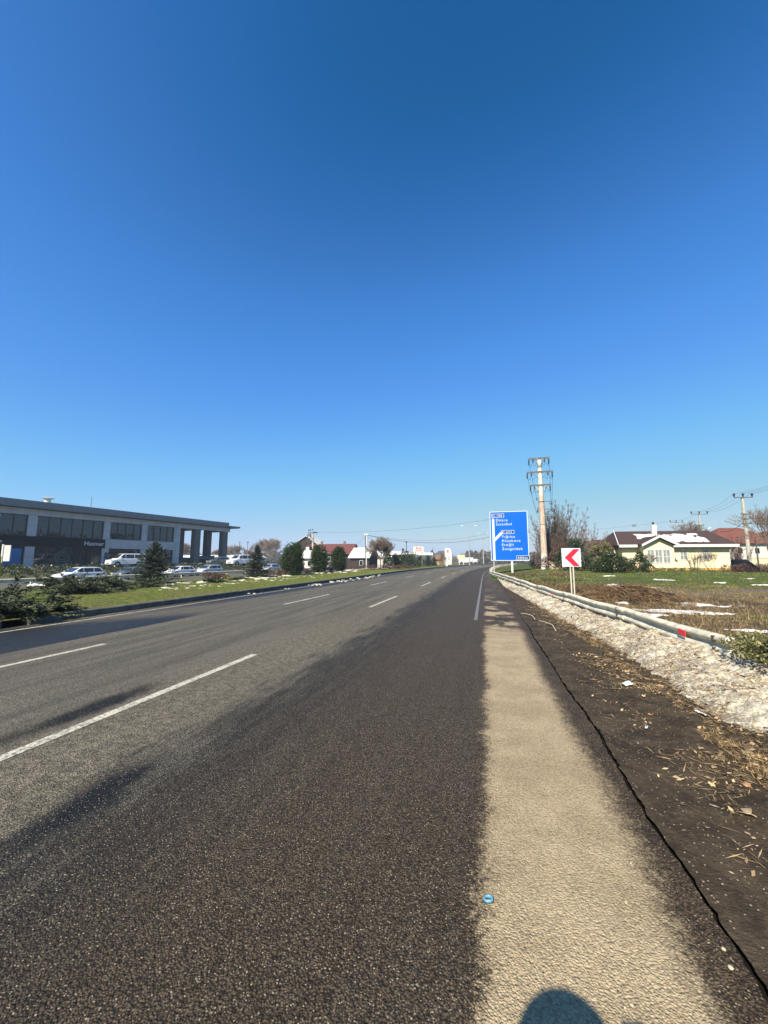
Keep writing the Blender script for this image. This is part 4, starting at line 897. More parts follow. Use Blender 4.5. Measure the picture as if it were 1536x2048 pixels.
for px, k, pt, lb, n in [(162, 'wagon', CP_W, 'white estate car behind the ragged junipers, leftmost on the side road', 0), (268, 'car', CP_G, 'dark grey car mostly hidden behind the juniper and the larger spruce', .3),
        (361, 'car', CP_W, 'white car with dark windows just right of the larger spruce', 0), (418, 'mpv', CP_S, 'silver-white compact people carrier behind the white car', .2), (541, 'mpv', CP_S, 'silver car between the smaller spruce and the first thuja', .2), (657, 'car', CP_W, 'white car glimpsed between the second and third thuja', 0)]:
    vehicle('parked_car', onfr(px, n), HV, k, pt, lb, 'car', 'cars on the side road')
def lotp(px, Y): p = P(px, 1120, Y); return (p.x, p.y, .72)
vehicle('parked_van', lotp(252, 57.5), R(212), 'van', CP_W, 'white van parked in front of the showroom windows left of the larger spruce', 'van', 'vans on the sales lot')
vehicle('parked_van', lotp(482, 69), R(212), 'van', CP_W, 'white van parked right of the last canopy column', 'van', 'vans on the sales lot')
vehicle('parked_van', lotp(405, 84), R(235), 'van', CP_K, 'black van parked under the showroom canopy', 'van', 'vans on the sales lot')
vehicle('parked_car', lotp(364, 81), R(235), 'car', CP_K, 'black car parked under the canopy beside the showroom wall', 'car', 'cars on the side road')
vehicle('parked_car', lotp(437, 78), R(220), 'mpv', CP_G, 'grey car under the canopy between the last two columns', 'car', 'cars on the side road')
# far white lorries
for px, Y, L_, lb in ((937, 190, 9, 'white box lorry far away right of the pale yellow billboard'), (950, 196, 5, 'small white van far away beside the tall lamp mast')):
    p = P(px, 1120, Y); l = empty('distant_lorry', (p.x-L_/2, Y, 0)); tag(l, lb, 'lorry'); H_ = 2.9 if L_ > 6 else 1.5
    MB().box(0, L_*.75, 0, 2.3, .5, H_).build('box_body', M['white'], l); MB().box(L_*.76, L_, 0, 2.3, .4, H_*.75).build('cab', M['white'], l, bevel=.1)
    for x in (.12, .62, .88): MB().cyl((L_*x, -.02, .45), (L_*x, .3, .45), .45, n=12).build('wheel', TYRE, l)
# ------------------------------------------------------------------ guardrails
ARM_ = simple('rusty_bolt', (.10, .06, .04), .8, .2)
def wprof():                         # W-beam profile: (out, z) facing -out
    return [(0, 0), (.045, .02), (.075, .05), (.075, .085), (.03, .125), (0, .145), (0, .165), (.03, .185), (.075, .225), (.075, .26), (.045, .29), (0, .31)]
def beam(path, z0f, mat, name, parent, face=1, warp=None):
    pr = wprof(); V = []; F = []
    for i, (p, nrm, s) in enumerate(path):
        for k, (o, z) in enumerate(pr):
            zz = z0f(s)+z; oo = o
            if warp: dz, do = warp(s, z); zz += dz; oo += do
            V.append((p.x+nrm.x*oo*face, p.y+nrm.y*oo*face, zz))
    n = len(pr)
    for i in range(len(path)-1):
        for k in range(n-1): F.append((i*n+k, i*n+k+1, (i+1)*n+k+1, (i+1)*n+k))
    me = bpy.data.meshes.new(name); me.from_pydata(V, [], F); me.update(); o = link_mesh(name, me, mat, parent, True)
    m = o.modifiers.new('thick', 'SOLIDIFY'); m.thickness = .005
    if name == 'rail' and len(path) > 10 and warp:
        p0, nr, s0 = path[3]; q = MB()
        for dz in (.045, .10, .21, .265): a = p0+nr*.055; z = z0f(s0)+dz; q.cyl((a.x, a.y, z), (a.x+nr.x*.035, a.y+nr.y*.035, z), .022, n=8)
        q.build('bolts', ARM_, o)
    return o
gr = empty('guardrail', (0, 0, 0)); tag(gr, 'weathered galvanised guardrail with dents running along the right verge', 'guardrail')
def rp(s, off=0):
    p = C(s, railt(s)+off); q = C(s+.3, railt(s+.3)+off); d = (q-p).normalized(); return p, Vector((-d.y, d.x, 0)), s
def rz0(s): return .235+.012*math.sin(s*1.7)+.06*sstep(12, 30, s)
def dent(s, z):
    dz = -.06*math.exp(-((s-21.5)/1.6)**2)*1; do = -.10*math.exp(-((s-21)/1.3)**2)+.05*math.exp(-((s-26)/1.0)**2)+.02*mnoise.noise((s*1.5, z*4, 0)); return dz, do
segs = [8.6]+[8.1+4.0*i for i in range(1, 9)]+[44, 52, 60, 70, 80, 95, 110, 130, 150]
for a, b in zip(segs[:-1], segs[1:]):
    st_ = .12 if a < 42 else 1.0
    beam([rp(s) for s in frange(a-.12, b+.02, st_)], lambda s, a=a: rz0(s)+.0, M['zinc'], 'rail', gr, 1, warp=lambda s, z, a=a: (dent(s, z)[0], dent(s, z)[1]+(.007 if s < a+.02 else 0)))
for s in [8.6]+[8.1+4.0*i for i in range(1, 10)]+list(range(46, 150, 4)):
    p, nr, _ = rp(s); q = p-nr*.10
    MB().box(-.05, .05, -.04, .04, -.4, rz0(s)+.27+.5-.5).build('post', M['zinc'], gr).location = (q.x, q.y, 0)
RF_ = simple('red_reflector', (.85, .03, .05), .4, .5, 0, .05)
for s, w, h, zc in ((9.62, .20, .11, .20), (17.6, .10, .10, .17)):
    p, nr, _ = rp(s); q = p+nr*.09; h_ = math.atan2(nr.y, nr.x)-math.pi/2
    o = MB().slab([(-w/2, 0, -h/2), (w/2, 0, -h/2+.02), (w/2, 0, h/2), (-w/2, 0, h/2-.015)], (0, .012, 0)).build('red_reflector', RF_, gr); o.location = (q.x, q.y, rz0(s)+zc); o.rotation_euler = (0, 0, h_)
# broken lower piece at the right edge of the picture
gb = empty('fallen_guardrail', (0, 0, 0)); tag(gb, 'bent end of guardrail lying low in the dirty snow at the right edge', 'guardrail')
beam([rp(s, .12) for s in frange(4.2, 7.0, .1)], lambda s: .10-.02*(7-s), M['zinc'], 'rail', gb, 1, warp=lambda s, z: (.12*sstep(5, 7, s), .25*z+.06*math.exp(-((s-6)/.5)**2)))
# side road barrier
sr = empty('side_barrier', (0, 0, 0)); tag(sr, 'grey guardrail along the near edge of the side road, behind the median plants', 'guardrail')
def fp(m, n=5.0): p = FR(m, n); return p, Vector((math.cos(FA), -math.sin(FA), 0)), m
beam([fp(m) for m in frange(-40, 45, 2)], lambda s: -.25, M['zinc'], 'rail', sr, 1)
for m in range(-40, 46, 4): p = FR(m, 4.88); MB().box(-.05, .05, -.04, .04, 0, .75).build('post', M['zinc'], sr).location = (p.x, p.y, -.7)
V_, T_ = [], []
hb = []
for m in range(-44, 44, 2): hb.append((tuple(FR(m, -8.2+random.gauss(0, .25), .05)), (1.5, 1.0, .85+random.gauss(0, .12))))
for m in range(-44, 44, 3): hb.append((tuple(FR(m, -10+random.gauss(0, .2), .75)), (1.5, .8, .45)))
hg = empty('hedge', (0, 0, 0)); tag(hg, 'long dark evergreen hedge on the bank between side road and showroom', 'hedge')
V_, T_ = blob_cards(hb, 60000, .2, 7, shell=.3, gap=.6); tri_mesh('foliage', V_, M['laurel'], hg, T_)
# ------------------------------------------------------------------ signs
BLUE = simple('sign_blue', (.0, .125, .80), .6, .12, 0, .03, 1); DBLUE = simple('sign_dark_blue', (.002, .045, .20), .45, .4); SW = simple('reflective_white', (.72, .82, .88), .4, .4, 0, .03)
sy = 45.0; pa = P(982.5, 1122, sy); rs_ = empty('direction_sign', (pa.x, sy, 0), R(-14)); tag(rs_, 'tall blue road direction sign with white lettering and arrow beside the guardrail', 'road sign')
SWD, Z1, Z2 = 4.18, 1.57, 7.28
MB().box(0, SWD, 0, .05, Z1, Z2).build('board', BLUE, rs_)
MB().box(0, SWD, -.008, -.002, Z1, Z1+.06).box(0, SWD, -.008, -.002, Z2-.06, Z2).box(0, .06, -.008, -.002, Z1+.06, Z2-.06).box(SWD-.06, SWD, -.008, -.002, Z1+.06, Z2-.06).build('border', SW, rs_)
S_ = (Z2-Z1)/1450.0                  # heights read off the sign in units of its own drawing
def sxz(x, y): return (SWD*(x-210)/1140.0, Z2-(y-165)*S_) 
ar = []
def q2(x, y): a = sxz(x, y); return (a[0], -.012, a[1])
a_ = MB(); r_ = .13; x0 = .36
top = Z2-.88*S_*250
a_.slab([(x0-r_, -.012, Z1+.09), (x0+r_, -.012, Z1+.09), (x0+r_, -.012, Z2-1.0)]+[(x0+r_*math.cos(t), -.012, Z2-1.0+r_*1.6*math.sin(t)) for t in [math.pi*i/8 for i in range(1, 8)]]+[(x0-r_, -.012, Z2-1.0)], (0, .005, 0))
bx_, bz_ = x0+.05, Z2-3.36; ex, ez = x0+.86, Z2-2.55; w2 = .105
a_.slab([(bx_+w2, -.016, bz_-w2), (ex+w2, -.016, ez-w2), (ex+.14, -.016, ez+.14), (ex-w2, -.016, ez+w2), (bx_-w2+.0, -.016, bz_+w2)], (0, .003, 0))
a_.build('arrow', SW, rs_)
def plate(x, z, w, h): 
    o = MB().box(x, x+w, -.010, -.004, z, z+h).build('number_panel', DBLUE, rs_)
    t = .035; MB().box(x, x+w, -.014, -.0105, z, z+t).box(x, x+w, -.014, -.0105, z+h-t, z+h).box(x, x+t, -.014, -.0105, z+t, z+h-t).box(x+w-t, x+w, -.014, -.0105, z+t, z+h-t).build('panel_border', SW, o)
plate(.18, Z2-.68, 1.42, .42); plate(1.22, Z2-2.62, 1.45, .42); plate(2.80, Z1+.085, 1.42, .50)
def st(txt, x, z, sz=.36, sp=1.22, bd=.0): text_mesh('lettering', txt, sz, SW, rs_, (x, -.018, z), (R(90), 0, 0), bd, 'LEFT', .003, 1.05, sp)
st('D.100', .28, Z2-.60, .36, 1.25); st('Düzce', .66, Z2-1.15, .42); st('İstanbul', .66, Z2-1.62, .42)
st('D.655', 1.30, Z2-2.54, .36, 1.25); st('Yığılca', 1.24, Z2-3.08, .42); st('Akçakoca', 1.24, Z2-3.55, .42); st('Ereğli', 1.24, Z2-4.02, .42); st('Zonguldak', 1.24, Z2-4.49, .42); st('400m', 2.92, Z1+.19, .40)
for x in (.3, 2.3): 
    if x > 1: MB().box(x-.10, x+.10, .06, .20, -.2, Z2-.1).build('post', M['white'], rs_)
    else: MB().box(x-.06, x+.06, .06, .16, -.2, Z2-.1).build('post', M['metal'], rs_)
# chevron
cy = 17.2; pc = P(1143, 1120, cy); cs = empty('chevron_sign', (pc.x, cy, .15), R(-8)); tag(cs, 'square white sign with a red chevron pointing left on two slim posts', 'road sign')
bw = .80; zb, zt = 1.20, 2.02
MB().box(-bw/2, bw/2, 0, .02, zb, zt).build('board', SW, cs, bevel=.01)
cz = (zb+zt)/2
MB().slab([(-bw*.36, -.012, cz), (bw*.12, -.012, zt-.035), (bw*.46, -.012, zt-.035), (bw*.02, -.012, cz), (bw*.42, -.012, zb+.035), (bw*.09, -.012, zb+.035)], (0, .005, 0)).build('red_chevron', simple('chevron_red', (.80, .02, .05), .4, .4, 0, .03), cs)
for x in (-.06, .06): MB().box(x-.024, x+.024, .022, .06, -.3, zb+.55).build('post', simple('cream_post_paint', (.62, .60, .50), .6, .3), cs)
o = MB().box(-.2, .2, -.2, .2, 0, .5).cyl((0, 0, .5), (0, 0, 1.3), .16, .10, 8).build('kerb_bollard', M['white'], None, loc=tuple(C(96, -4.6, .1))); tag(o, 'small white bollard at the far end of the kerb', 'bollard')
# leftmost post and banner
yp = P(-1, 1120, 16.5); ys_ = empty('yellow_post', (yp.x, yp.y, .1), R(20)); tag(ys_, 'yellow post with a blank white panel at the left edge of the picture', 'road sign')
MB().cyl((-.02, 0, -.1), (-.02, 0, 1.7), .11, n=12).build('post', M['yellow'], ys_); MB().cyl((-.02, 0, 1.7), (-.02, 0, 2.3), .05, n=10).build('upper_post', M['dark'], ys_)
MB().box(.10, .34, -.03, .03, 1.50, 2.18).build('panel', M['white'], ys_)
MB().box(.05, .10, -.05, .05, 1.43, 2.22).build('panel_edge', M['white'], ys_)
bp = P(-25.5, 1120, 38); bn = empty('banner_flag', (bp.x, bp.y, .1), R(10)); tag(bn, 'bright blue vertical banner cut off by the left edge', 'banner')
MB().cyl((0, 0, -1), (0, 0, 6.4), .05, n=8).build('pole', M['metal'], bn); MB().box(.06, .62, -.012, .012, 3.75, 6.15).build('banner', simple('bright_blue_cloth', (.02, .28, .68), .7), bn)
# ------------------------------------------------------------------ poles and wires
INS = simple('dark_insulator', (.035, .03, .028), .35, .5); ARM = simple('rusty_steel', (.15, .135, .115), .8, .2, 0, .3, 6); CON = NT('stained_concrete', .9, .15)
g_ = CON.sep(CON.tc()); wv = CON.noise(CON.comb(CON.mul(g_[0], 3.0), CON.mul(g_[1], 3.0), CON.mul(g_[2], .5)), 3, 5, .65)
cc_ = CON.mix(CON.ss(.40, .60, wv), (.47, .42, .34), (.36, .25, .19)); cc_ = CON.mix(CON.ss(8.6, 9.2, g_[2]), cc_, (.52, .50, .42)); cc_ = CON.mix(CON.math('SUBTRACT', 1, CON.ss(2.0, 2.15, g_[2])), cc_, (.50, .50, .44))
CON.color(cc_); CON.bump(wv, .3, .02); CON = CON.m
CON2 = simple('pale_concrete', (.50, .48, .40), .9, .15, 0, .12, 3)
bpx = P(1090, 1143, 45); BP = Vector((bpx.x, 45, .28)); up_ = empty('utility_pole', BP, R(-18)); tag(up_, 'big stained concrete power pole with three crossarms behind the blue sign', 'utility pole', 'power poles on the right')
ph = P(1075, 917, 45).z-.28
m_ = MB()
for i in range(12):
    z0, z1 = -.5+(ph+.5)*i/12, -.5+(ph+.5)*(i+1)/12; f0, f1 = i/12, (i+1)/12; m_.cyl((0, 0, z0), (0, 0, z1), .40-.17*f0, .40-.17*f1, 8, caps=(i in (0, 11)))
m_.build('shaft', CON, up_, True)
wiretips = []
for i, (dz, x0, x1) in enumerate(((0.1, -1.25, 1.15), (-1.55, -1.5, 1.45), (-3.15, -1.2, 1.15))):
    z = ph+dz-.1; a = MB().box(x0, x1, -.34, -.26, z-.045, z+.045).box(x0, x1, .22, .30, z-.04, z+.04).build('crossarm', ARM, up_)
    for x in (x0+.08, x1-.08, (x0+.55), (x1-.55)):
        edge = x in (x0+.08, x1-.08); L_ = .75 if edge else .4
        mm = MB(); 
        for k in range(6 if edge else 3): mm.cyl((x, .3+.02*k, z-.08-.1*k), (x, .3+.02*k, z-.15-.1*k), .10 if k % 2 == 0 else .06, n=8)
        mm.build('insulator', INS, a)
        jp = [(x, .35, z-.6 if edge else z-.4)]+[(x+(.0-.35*(1 if x > 0 else -1))*t, .1-.5*t, z-.6-.35*math.sin(math.pi*t)) for t in (.25, .5, .75, 1)]
        MB().tube(jp, .018, 4).build('jumper_wire', M['dark'], a)
        if edge: wiretips.append((x, z-.5))
    MB().slab([(x0+.5, -.28, z-.05), (x0+.58, -.28, z-.05), (-.18, -.28, z-.75), (-.26, -.28, z-.75)], (0, .05, 0)).slab([(x1-.5, -.28, z-.05), (x1-.58, -.28, z-.05), (.18, -.28, z-.75), (.26, -.28, z-.75)], (0, .05, 0)).build('brace', CON2 if i == 2 else ARM, a)
for z in (ph-5.3, ph-8.0): MB().cyl((0, 0, z), (0, 0, z+.07), .33, n=10).build('steel_band', ARM, up_)
for z in (4.0, 5.5): MB().tube([(-.33, -.1, z+3), (-.55, -.15, z+3.15), (-.58, -.15, z+2.95), (-.40, -.1, z+2.85)], .03, 5).build('cable_hook', M['dark'], up_)
p2 = P(1094, 1120, 88); P2 = Vector((p2.x, 88, 0)); u2 = empty('utility_pole', P2, R(-18)); tag(u2, 'second concrete power pole with three crossarms, behind the big one', 'utility pole', 'power poles on the right')
h2 = P(1094, 1003, 88).z
MB().cyl((0, 0, -.5), (0, 0, h2), .32, .18, 8).build('shaft', CON2, u2)
tips2 = []
for dz, x0, x1 in ((0, -1.1, 1.6), (-1.8, -1.5, 1.5), (-3.6, -1.2, 1.4)):
    a = MB().box(x0, x1, -.25, -.12, h2+dz-.07, h2+dz+.07).build('crossarm', ARM, u2)
    for x in (x0+.06, x1-.06): MB().cyl((x, 0, h2+dz-.1), (x, 0, h2+dz-.6), .09, n=6).build('insulator', INS, a); tips2.append((x, h2+dz-.5))
WIRE = simple('wire_black', (.03, .032, .035), .6)
def wire(a, b, sag, r, label, group='overhead wires', n=24):
    a = Vector(a); b = Vector(b); pts = []
    for i in range(n+1):
        t = i/n; p = a.lerp(b, t); p.z -= sag*4*t*(1-t); pts.append(p)
    o = MB().tube(pts, r, 4).build('power_line', WIRE); tag(o, label, 'power line', group); return o
def tw(o, x, z, rz): return Vector((o.x+x*math.cos(rz), o.y+x*math.sin(rz), o.z+z))
nm = ['top left', 'top right', 'middle left', 'middle right', 'lower left', 'lower right']
for i, ((x, z), (x2, z2)) in enumerate(zip(wiretips, tips2)):
    wire(tw(BP, x, z, R(-18)), tw(P2, x2, z2, R(-18)), .9, .016, 'thin wire from the %s insulator of the big pole to the pole behind it' % nm[i], 'wires between the two big poles')
# three-insulator poles by the yellow house
def tpole(px, Y, ztop, r, w, label, lamp=True, base=.4, lower=True):
    p = P(px, 1120, Y); u = empty('utility_pole', (p.x, p.y, base), R(-6)); tag(u, label, 'utility pole', 'power poles on the right'); h = ztop-base
    MB().cyl((0, 0, -.4), (0, 0, h), r, r*.62, 8).build('shaft', CON2, u); a = MB().box(-w/2, w/2, -.2, -.1, h-.02, h+.08).build('crossarm', ARM, u)
    for x in (-w/2+.06, 0, w/2-.06): MB().cyl((x, -.15, h+.1), (x, -.15, h+.42), .05, .13, 8).cyl((x, -.15, h+.42), (x, -.15, h+.56), .15, .08, 8).build('insulator', INS, a)
    if lower:
        for z in (h-2.1, h-2.7, h-3.3):
            MB().box(-.5, .6, -.22, -.14, z-.04, z+.04).cyl((-.4, -.2, z), (-.4, -.2, z+.2), .07, n=6).cyl((.5, -.2, z), (.5, -.2, z+.2), .07, n=6).build('bracket', ARM, u)
    if lamp:
        MB().tube([(.1, -.1, h-3.3), (.8, -.1, h-3.1), (1.1, -.1, h-2.9)], .03, 5).build('lamp_arm', ARM, u); MB().slab([(1.0, -.25, h-2.98), (1.75, -.25, h-2.55), (1.75, .05, h-2.55), (1.0, .05, h-2.98)], (0, 0, .12)).build('lamp_head', M['white'], u, bevel=.03)
    return Vector((p.x, p.y, ztop+.5))
W1 = tpole(1499, 48, 9.45, .24, 2.2, 'pale concrete pole with three insulators and street lamp, right of the yellow house')
W2 = tpole(1407, 72, 10.2, .2, 2.9, 'pole with three insulators and small lamp standing behind the snowy roof')
W3 = tpole(1359, 92, 10.6, .2, 2.8, 'distant pole with three insulators left of the bare tree behind the roof', lamp=False)
W4 = tpole(1273, 110, 11.2, .14, 1.0, 'small far pole above the ridge of the yellow house', lamp=False, lower=False)
W0 = Vector((44, 30, 11))
for i, dx in enumerate((-1.0, 0, 1.0)):
    wire(W1+Vector((dx, 0, 0)), W2+Vector((dx*1.3, 0, 0)), .7, .012, '%s high wire between the lamp pole and the pole behind the roof' % ('left', 'middle', 'right')[i]); wire(W1+Vector((dx, 0, 0)), W0+Vector((dx, 0, 0)), .3, .012, '%s high wire leaving the lamp pole towards the right edge' % ('left', 'middle', 'right')[i])
    
wire(W2, W3, .5, .014, 'wire between the two poles behind the snowy roof'); wire(W3, W4, .3, .016, 'wire from the distant pole to the small far pole'); wire(W4, P(1200, 1057, 118), .3, .018, 'wire running left from the small far pole')
wire(W1-Vector((0, 0, 3.4)), P(1440, 1063, 58), .5, .03, 'thick bundled cable drooping from the lamp pole to the roof'); wire(W1-Vector((0, 0, 2.6)), W0-Vector((0, 0, 2.4)), .1, .014, 'upper low wire from the lamp pole to the right edge'); wire(W1-Vector((0, 0, 3.2)), W0-Vector((0, 0, 2.9)), .1, .014, 'lower low wire from the lamp pole to the right edge')
lp = P(1516, 1120, 44); o = MB().cyl((0, 0, -.4), (0, 0, 3.5), .09, .06, 7).box(-.09, .09, -.09, .09, 3.3, 3.75).build('wooden_post', bark, None, loc=(lp.x, lp.y, .45)); tag(o, 'short dark wooden post right of the lamp pole', 'post')
# transformer pole on the left
tp_ = P(625, 1120, 92); tpo = empty('transformer_pole', (tp_.x, 92, 0)); tag(tpo, 'pole carrying a transformer platform and dark insulators behind the second thuja', 'utility pole')
hz = P(625, 1064, 92).z; MB().cyl((0, 0, -.3), (0, 0, hz), .26, .2, 8).build('shaft', CON2, tpo)
MB().box(-1.1, 1.0, -.3, -.15, hz-.25, hz-.05).build('crossarm', ARM, tpo); mm = MB()
for x, z in ((-1.0, .25), (-.6, .3), (-.1, .4), (.3, -.2), (.7, -.3), (.95, -.35), (-1.2, -.9), (-1.2, -1.3), (-.5, -1.2), (-1.2, -1.8), (-.7, -1.9)): mm.cyl((x, -.3, hz+z), (x, -.3, hz+z+.28), .14, n=6)
mm.build('insulators', INS, tpo)
MB().box(-1.5, .1, -.3, -.2, hz-1.6, hz-1.5).box(-1.4, .1, -.3, -.2, hz-2.2, hz-2.1).build('bracket', ARM, tpo)
MB().box(-1.9, 0, -.7, .6, hz-4.6, hz-4.45).build('platform', M['metal'], tpo); t_ = MB().box(-1.55, -.75, -.5, .4, hz-4.4, hz-3.6).build('transformer', M['white'], tpo, bevel=.04)
mm = MB(); [mm.box(-.74+.1*i, -.69+.1*i, -.5, .4, hz-4.35, hz-3.5) for i in range(5)]; mm.box(-1.72, -1.57, -.45, .35, hz-4.3, hz-3.7); mm.build('cooling_fins', M['dark'], t_)
MB().cyl((-1.3, 0, hz-3.6), (-1.3, 0, hz-3.1), .12, n=6).cyl((-.8, 0, hz-3.5), (-.8, 0, hz-2.9), .12, n=6).build('bushings', INS, t_)
gp = P(732, 1120, 72); gpo = empty('grey_pole', (gp.x, 72, 0)); tag(gpo, 'slim grey pole standing alone between the snowy shed and the bare tree', 'utility pole'); gh_ = P(731, 1070, 72).z
MB().box(-.17, .02, -.1, .1, -.3, gh_).build('shaft', simple('dark_pole_side', (.12, .12, .125), .8), gpo); MB().box(.022, .13, -.1, .1, -.3, gh_).build('shaft', M['white'], gpo).__setitem__('label', 'pale half of the pole'); MB().box(-.35, .35, -.12, .12, gh_, gh_+.22).build('cap', M['white'], gpo)
GT = Vector((gp.x, 72, gh_)); TT = Vector((tp_.x+.9, 92, hz))
wire(TT, P(1030, 1031, 70), 1.0, .018, 'long thin wire from the transformer pole to the blue sign side'); wire(GT, P(985, 1073, 80), 1.4, .03, 'sagging cable from the grey pole across to the blue sign'); wire(GT, P(703, 1098, 92), .2, .02, 'cable from the grey pole down to the red-roofed house'); wire(GT, P(770, 1093, 84), .2, .02, 'cable from the grey pole down into the bare tree'); wire(GT, P(1030, 1052, 90), 2, .014, 'upper thin wire leaving the grey pole to the right')
# street lamps and masts along the far road
def mast(px, ptop, Y, arm, label):
    p = P(px, 1120, Y); z = P(px, ptop, Y).z; m = empty('street_lamp', (p.x, p.y, 0)); tag(m, label, 'street lamp', 'tall street lamps along the far road')
    MB().cyl((0, 0, -.2), (0, 0, z), .17*Y/114, .10*Y/114, 8).build('mast', M['metal'], m)
    for sg in (-1, 1):
        MB().tube([(0, 0, z), (sg*arm*.5, 0, z+.25), (sg*arm, 0, z+.1)], .05, 5).build('arm', M['metal'], m); MB().box(sg*arm-.3, sg*arm+.45, -.15, .15, z+.0, z+.22).build('lamp_head', M['white'], m, bevel=.04)
mast(939, 1052, 120, 2.1, 'tallest double street lamp, nearest of those beyond the road bend'); mast(967, 1067, 158, 1.9, 'second double street lamp just left of the blue sign'); mast(978, 1085, 210, 1.8, 'far double street lamp touching the edge of the blue sign')
def slimpost(px, top, Y, r, lb, mat, head=True):
    p = P(px, 1120, Y); z = P(px, top, Y).z; m = MB().cyl((0, 0, -.2), (0, 0, z), r, r*.7, 6)
    if head: m.box(-.2, .2, -.15, .15, z-.1, z+.3)
    o = m.build('slim_post', mat, None, loc=(p.x, p.y, 0)); tag(o, lb, 'post')
slimpost(813, 1085, 105, .12, 'slim dark post rising behind the filling station canopy', M['frame']); slimpost(806, 1100, 76, .05, 'short dark lamp post in front of the canopy', M['frame']); slimpost(866, 1094, 240, .2, 'faint grey mast right of the canopy', M['conc'], False); slimpost(478, 1082, 160, .22, 'faint grey mast above the white van right of the canopy', M['conc'], False); slimpost(494, 1085, 120, .12, 'thin mast left of the smaller spruce', M['conc']); slimpost(877, 1108, 230, .25, 'stubby grey mast above the brown hut', M['conc'], False)
slimpost(951, 1109, 240, .4, 'pale far column right of the tall lamp mast', M['metal']); slimpost(981, 1109, 235, .35, 'pale far column at the edge of the blue sign', M['metal'])
# ------------------------------------------------------------------ grass, litter and leaves
M['blade'] = leafmat('green_blades', (.055, .085, .014), (.190, .235, .045)); M['straw'] = leafmat('dead_straw', (.06, .038, .018), (.36, .26, .13)); M['leaf'] = leafmat('dead_leaves', (.12, .07, .035), (.52, .38, .22))
def blades(name, pts, h, lean, w, mat, label, per=3, tint=None, zoff=0):
    pts = np.asarray(pts, dtype=float); pts = np.repeat(pts, per, axis=0); n = len(pts); a = rng.uniform(0, 6.283, n); H_ = h*rng.uniform(.4, 1.2, n); la = rng.uniform(0, 6.283, n); L_ = lean*rng.uniform(.2, 1.2, n)*H_
    pts[:, :2] += rng.normal(0, .02, (n, 2)); s = np.stack([np.cos(a), np.sin(a), np.zeros(n)], 1)*(w*.5*rng.uniform(.6, 1.4, n))[:, None]
    tip = pts+np.stack([np.cos(la)*L_, np.sin(la)*L_, H_*np.sqrt(np.maximum(.05, 1-(L_/H_)**2*.5))], 1)
    o = tri_mesh(name, np.stack([pts-s, pts+s, tip], 1).reshape(-1, 3), M[mat], None, np.clip(rng.normal(.5, .28, n), 0, 1)); tag(o, label, 'grass', kind='stuff'); return o
# verge right of the rail, denser near the camera
def scatter_r(n, e0, e1, s0, s1, cond, bias=1.0):
    out = []; rr = random.Random(n)
    for _ in range(n):
        s = s0+(s1-s0)*rr.random()**bias; e = e0+(e1-e0)*rr.random()**1.3; t = railt(s)+e; p = C(s, t)
        if cond(p.x, p.y, e): out.append((p.x, p.y, fz(s, t)-.01))
    return out
nz = lambda x, y, f, k: mnoise.noise((x*f, y*f, k))
blades('dead_grass', scatter_r(38000, .1, 14, 3, 34, lambda x, y, e: (y < 21+6*nz(x, y, .2, 5)) and nz(x, y, .5, 1) > -.28), .10, 1.0, .012, 'straw', 'brown matted dead grass on the verge beyond the guardrail')
blades('tall_dry_grass', scatter_r(2600, 1.2, 16, 3, 24, lambda x, y, e: nz(x, y, .6, 8) > .05 and y < 19), .42, .8, .010, 'straw', 'tall straw-coloured dry stalks on the verge', per=2)
blades('mixed_straw', scatter_r(16000, .3, 34, 10, 60, lambda x, y, e: y > 17 and nz(x, y, .5, 14) > .0), .13, 1.0, .016, 'straw', 'dry stalks mixed into the green verge grass')
blades('verge_grass', scatter_r(42000, .3, 34, 5, 60, lambda x, y, e: (y > 20+5*nz(x, y, .2, 5) and nz(x, y, .35, 4) > (-.25 if x > 17 else .02)) or nz(x, y, .45, 2) > .12), .10, .8, .016, 'blade', 'patchy green grass on the verge between guardrail and yellow house')
# a mound of yellow-green grass by the rail and bank edge grass
md = []
rr = random.Random(3)
for _ in range(7000):
    s = rr.gauss(9.6, 1.5); e = abs(rr.gauss(.75, .55)); t = railt(s)+e; p = C(s, t); md.append((p.x, p.y, fz(s, t)+.16*math.exp(-((s-9.6)/1.5)**2-((e-.8)/.6)**2)))
blades('grass_mound', md, .10, 1.1, .010, 'ivy', 'yellow-green grass mound just behind the guardrail')
ed = []
for _ in range(9000):
    s = rr.uniform(4, 38); t = 9.45-.012*max(0, s-6)-.5*sstep(14, 30, s)+abs(rr.gauss(0, .18))-.2; p = C(s, t)
    if nz(p.x, p.y, 1.2, 3) > (0.0 if s < 14 else -.4): ed.append((p.x, p.y, shz(s, t)))
blades('edge_straw', ed, .07, 1.6, .007, 'straw', 'dry straw at the foot of the dirty snow bank')
# median grass
gm = []
for _ in range(60000):
    s = -2+60*rr.random()**.8; t = -4.25-11*rr.random()**1.2; p = C(s, t)
    if nz(p.x, p.y, .7, 6) > -.35: gm.append((p.x, p.y, mz(s, t)-.01))
blades('median_turf', gm, .055, 1.0, .014, 'blade', 'short green turf on the median behind the kerb', per=2)
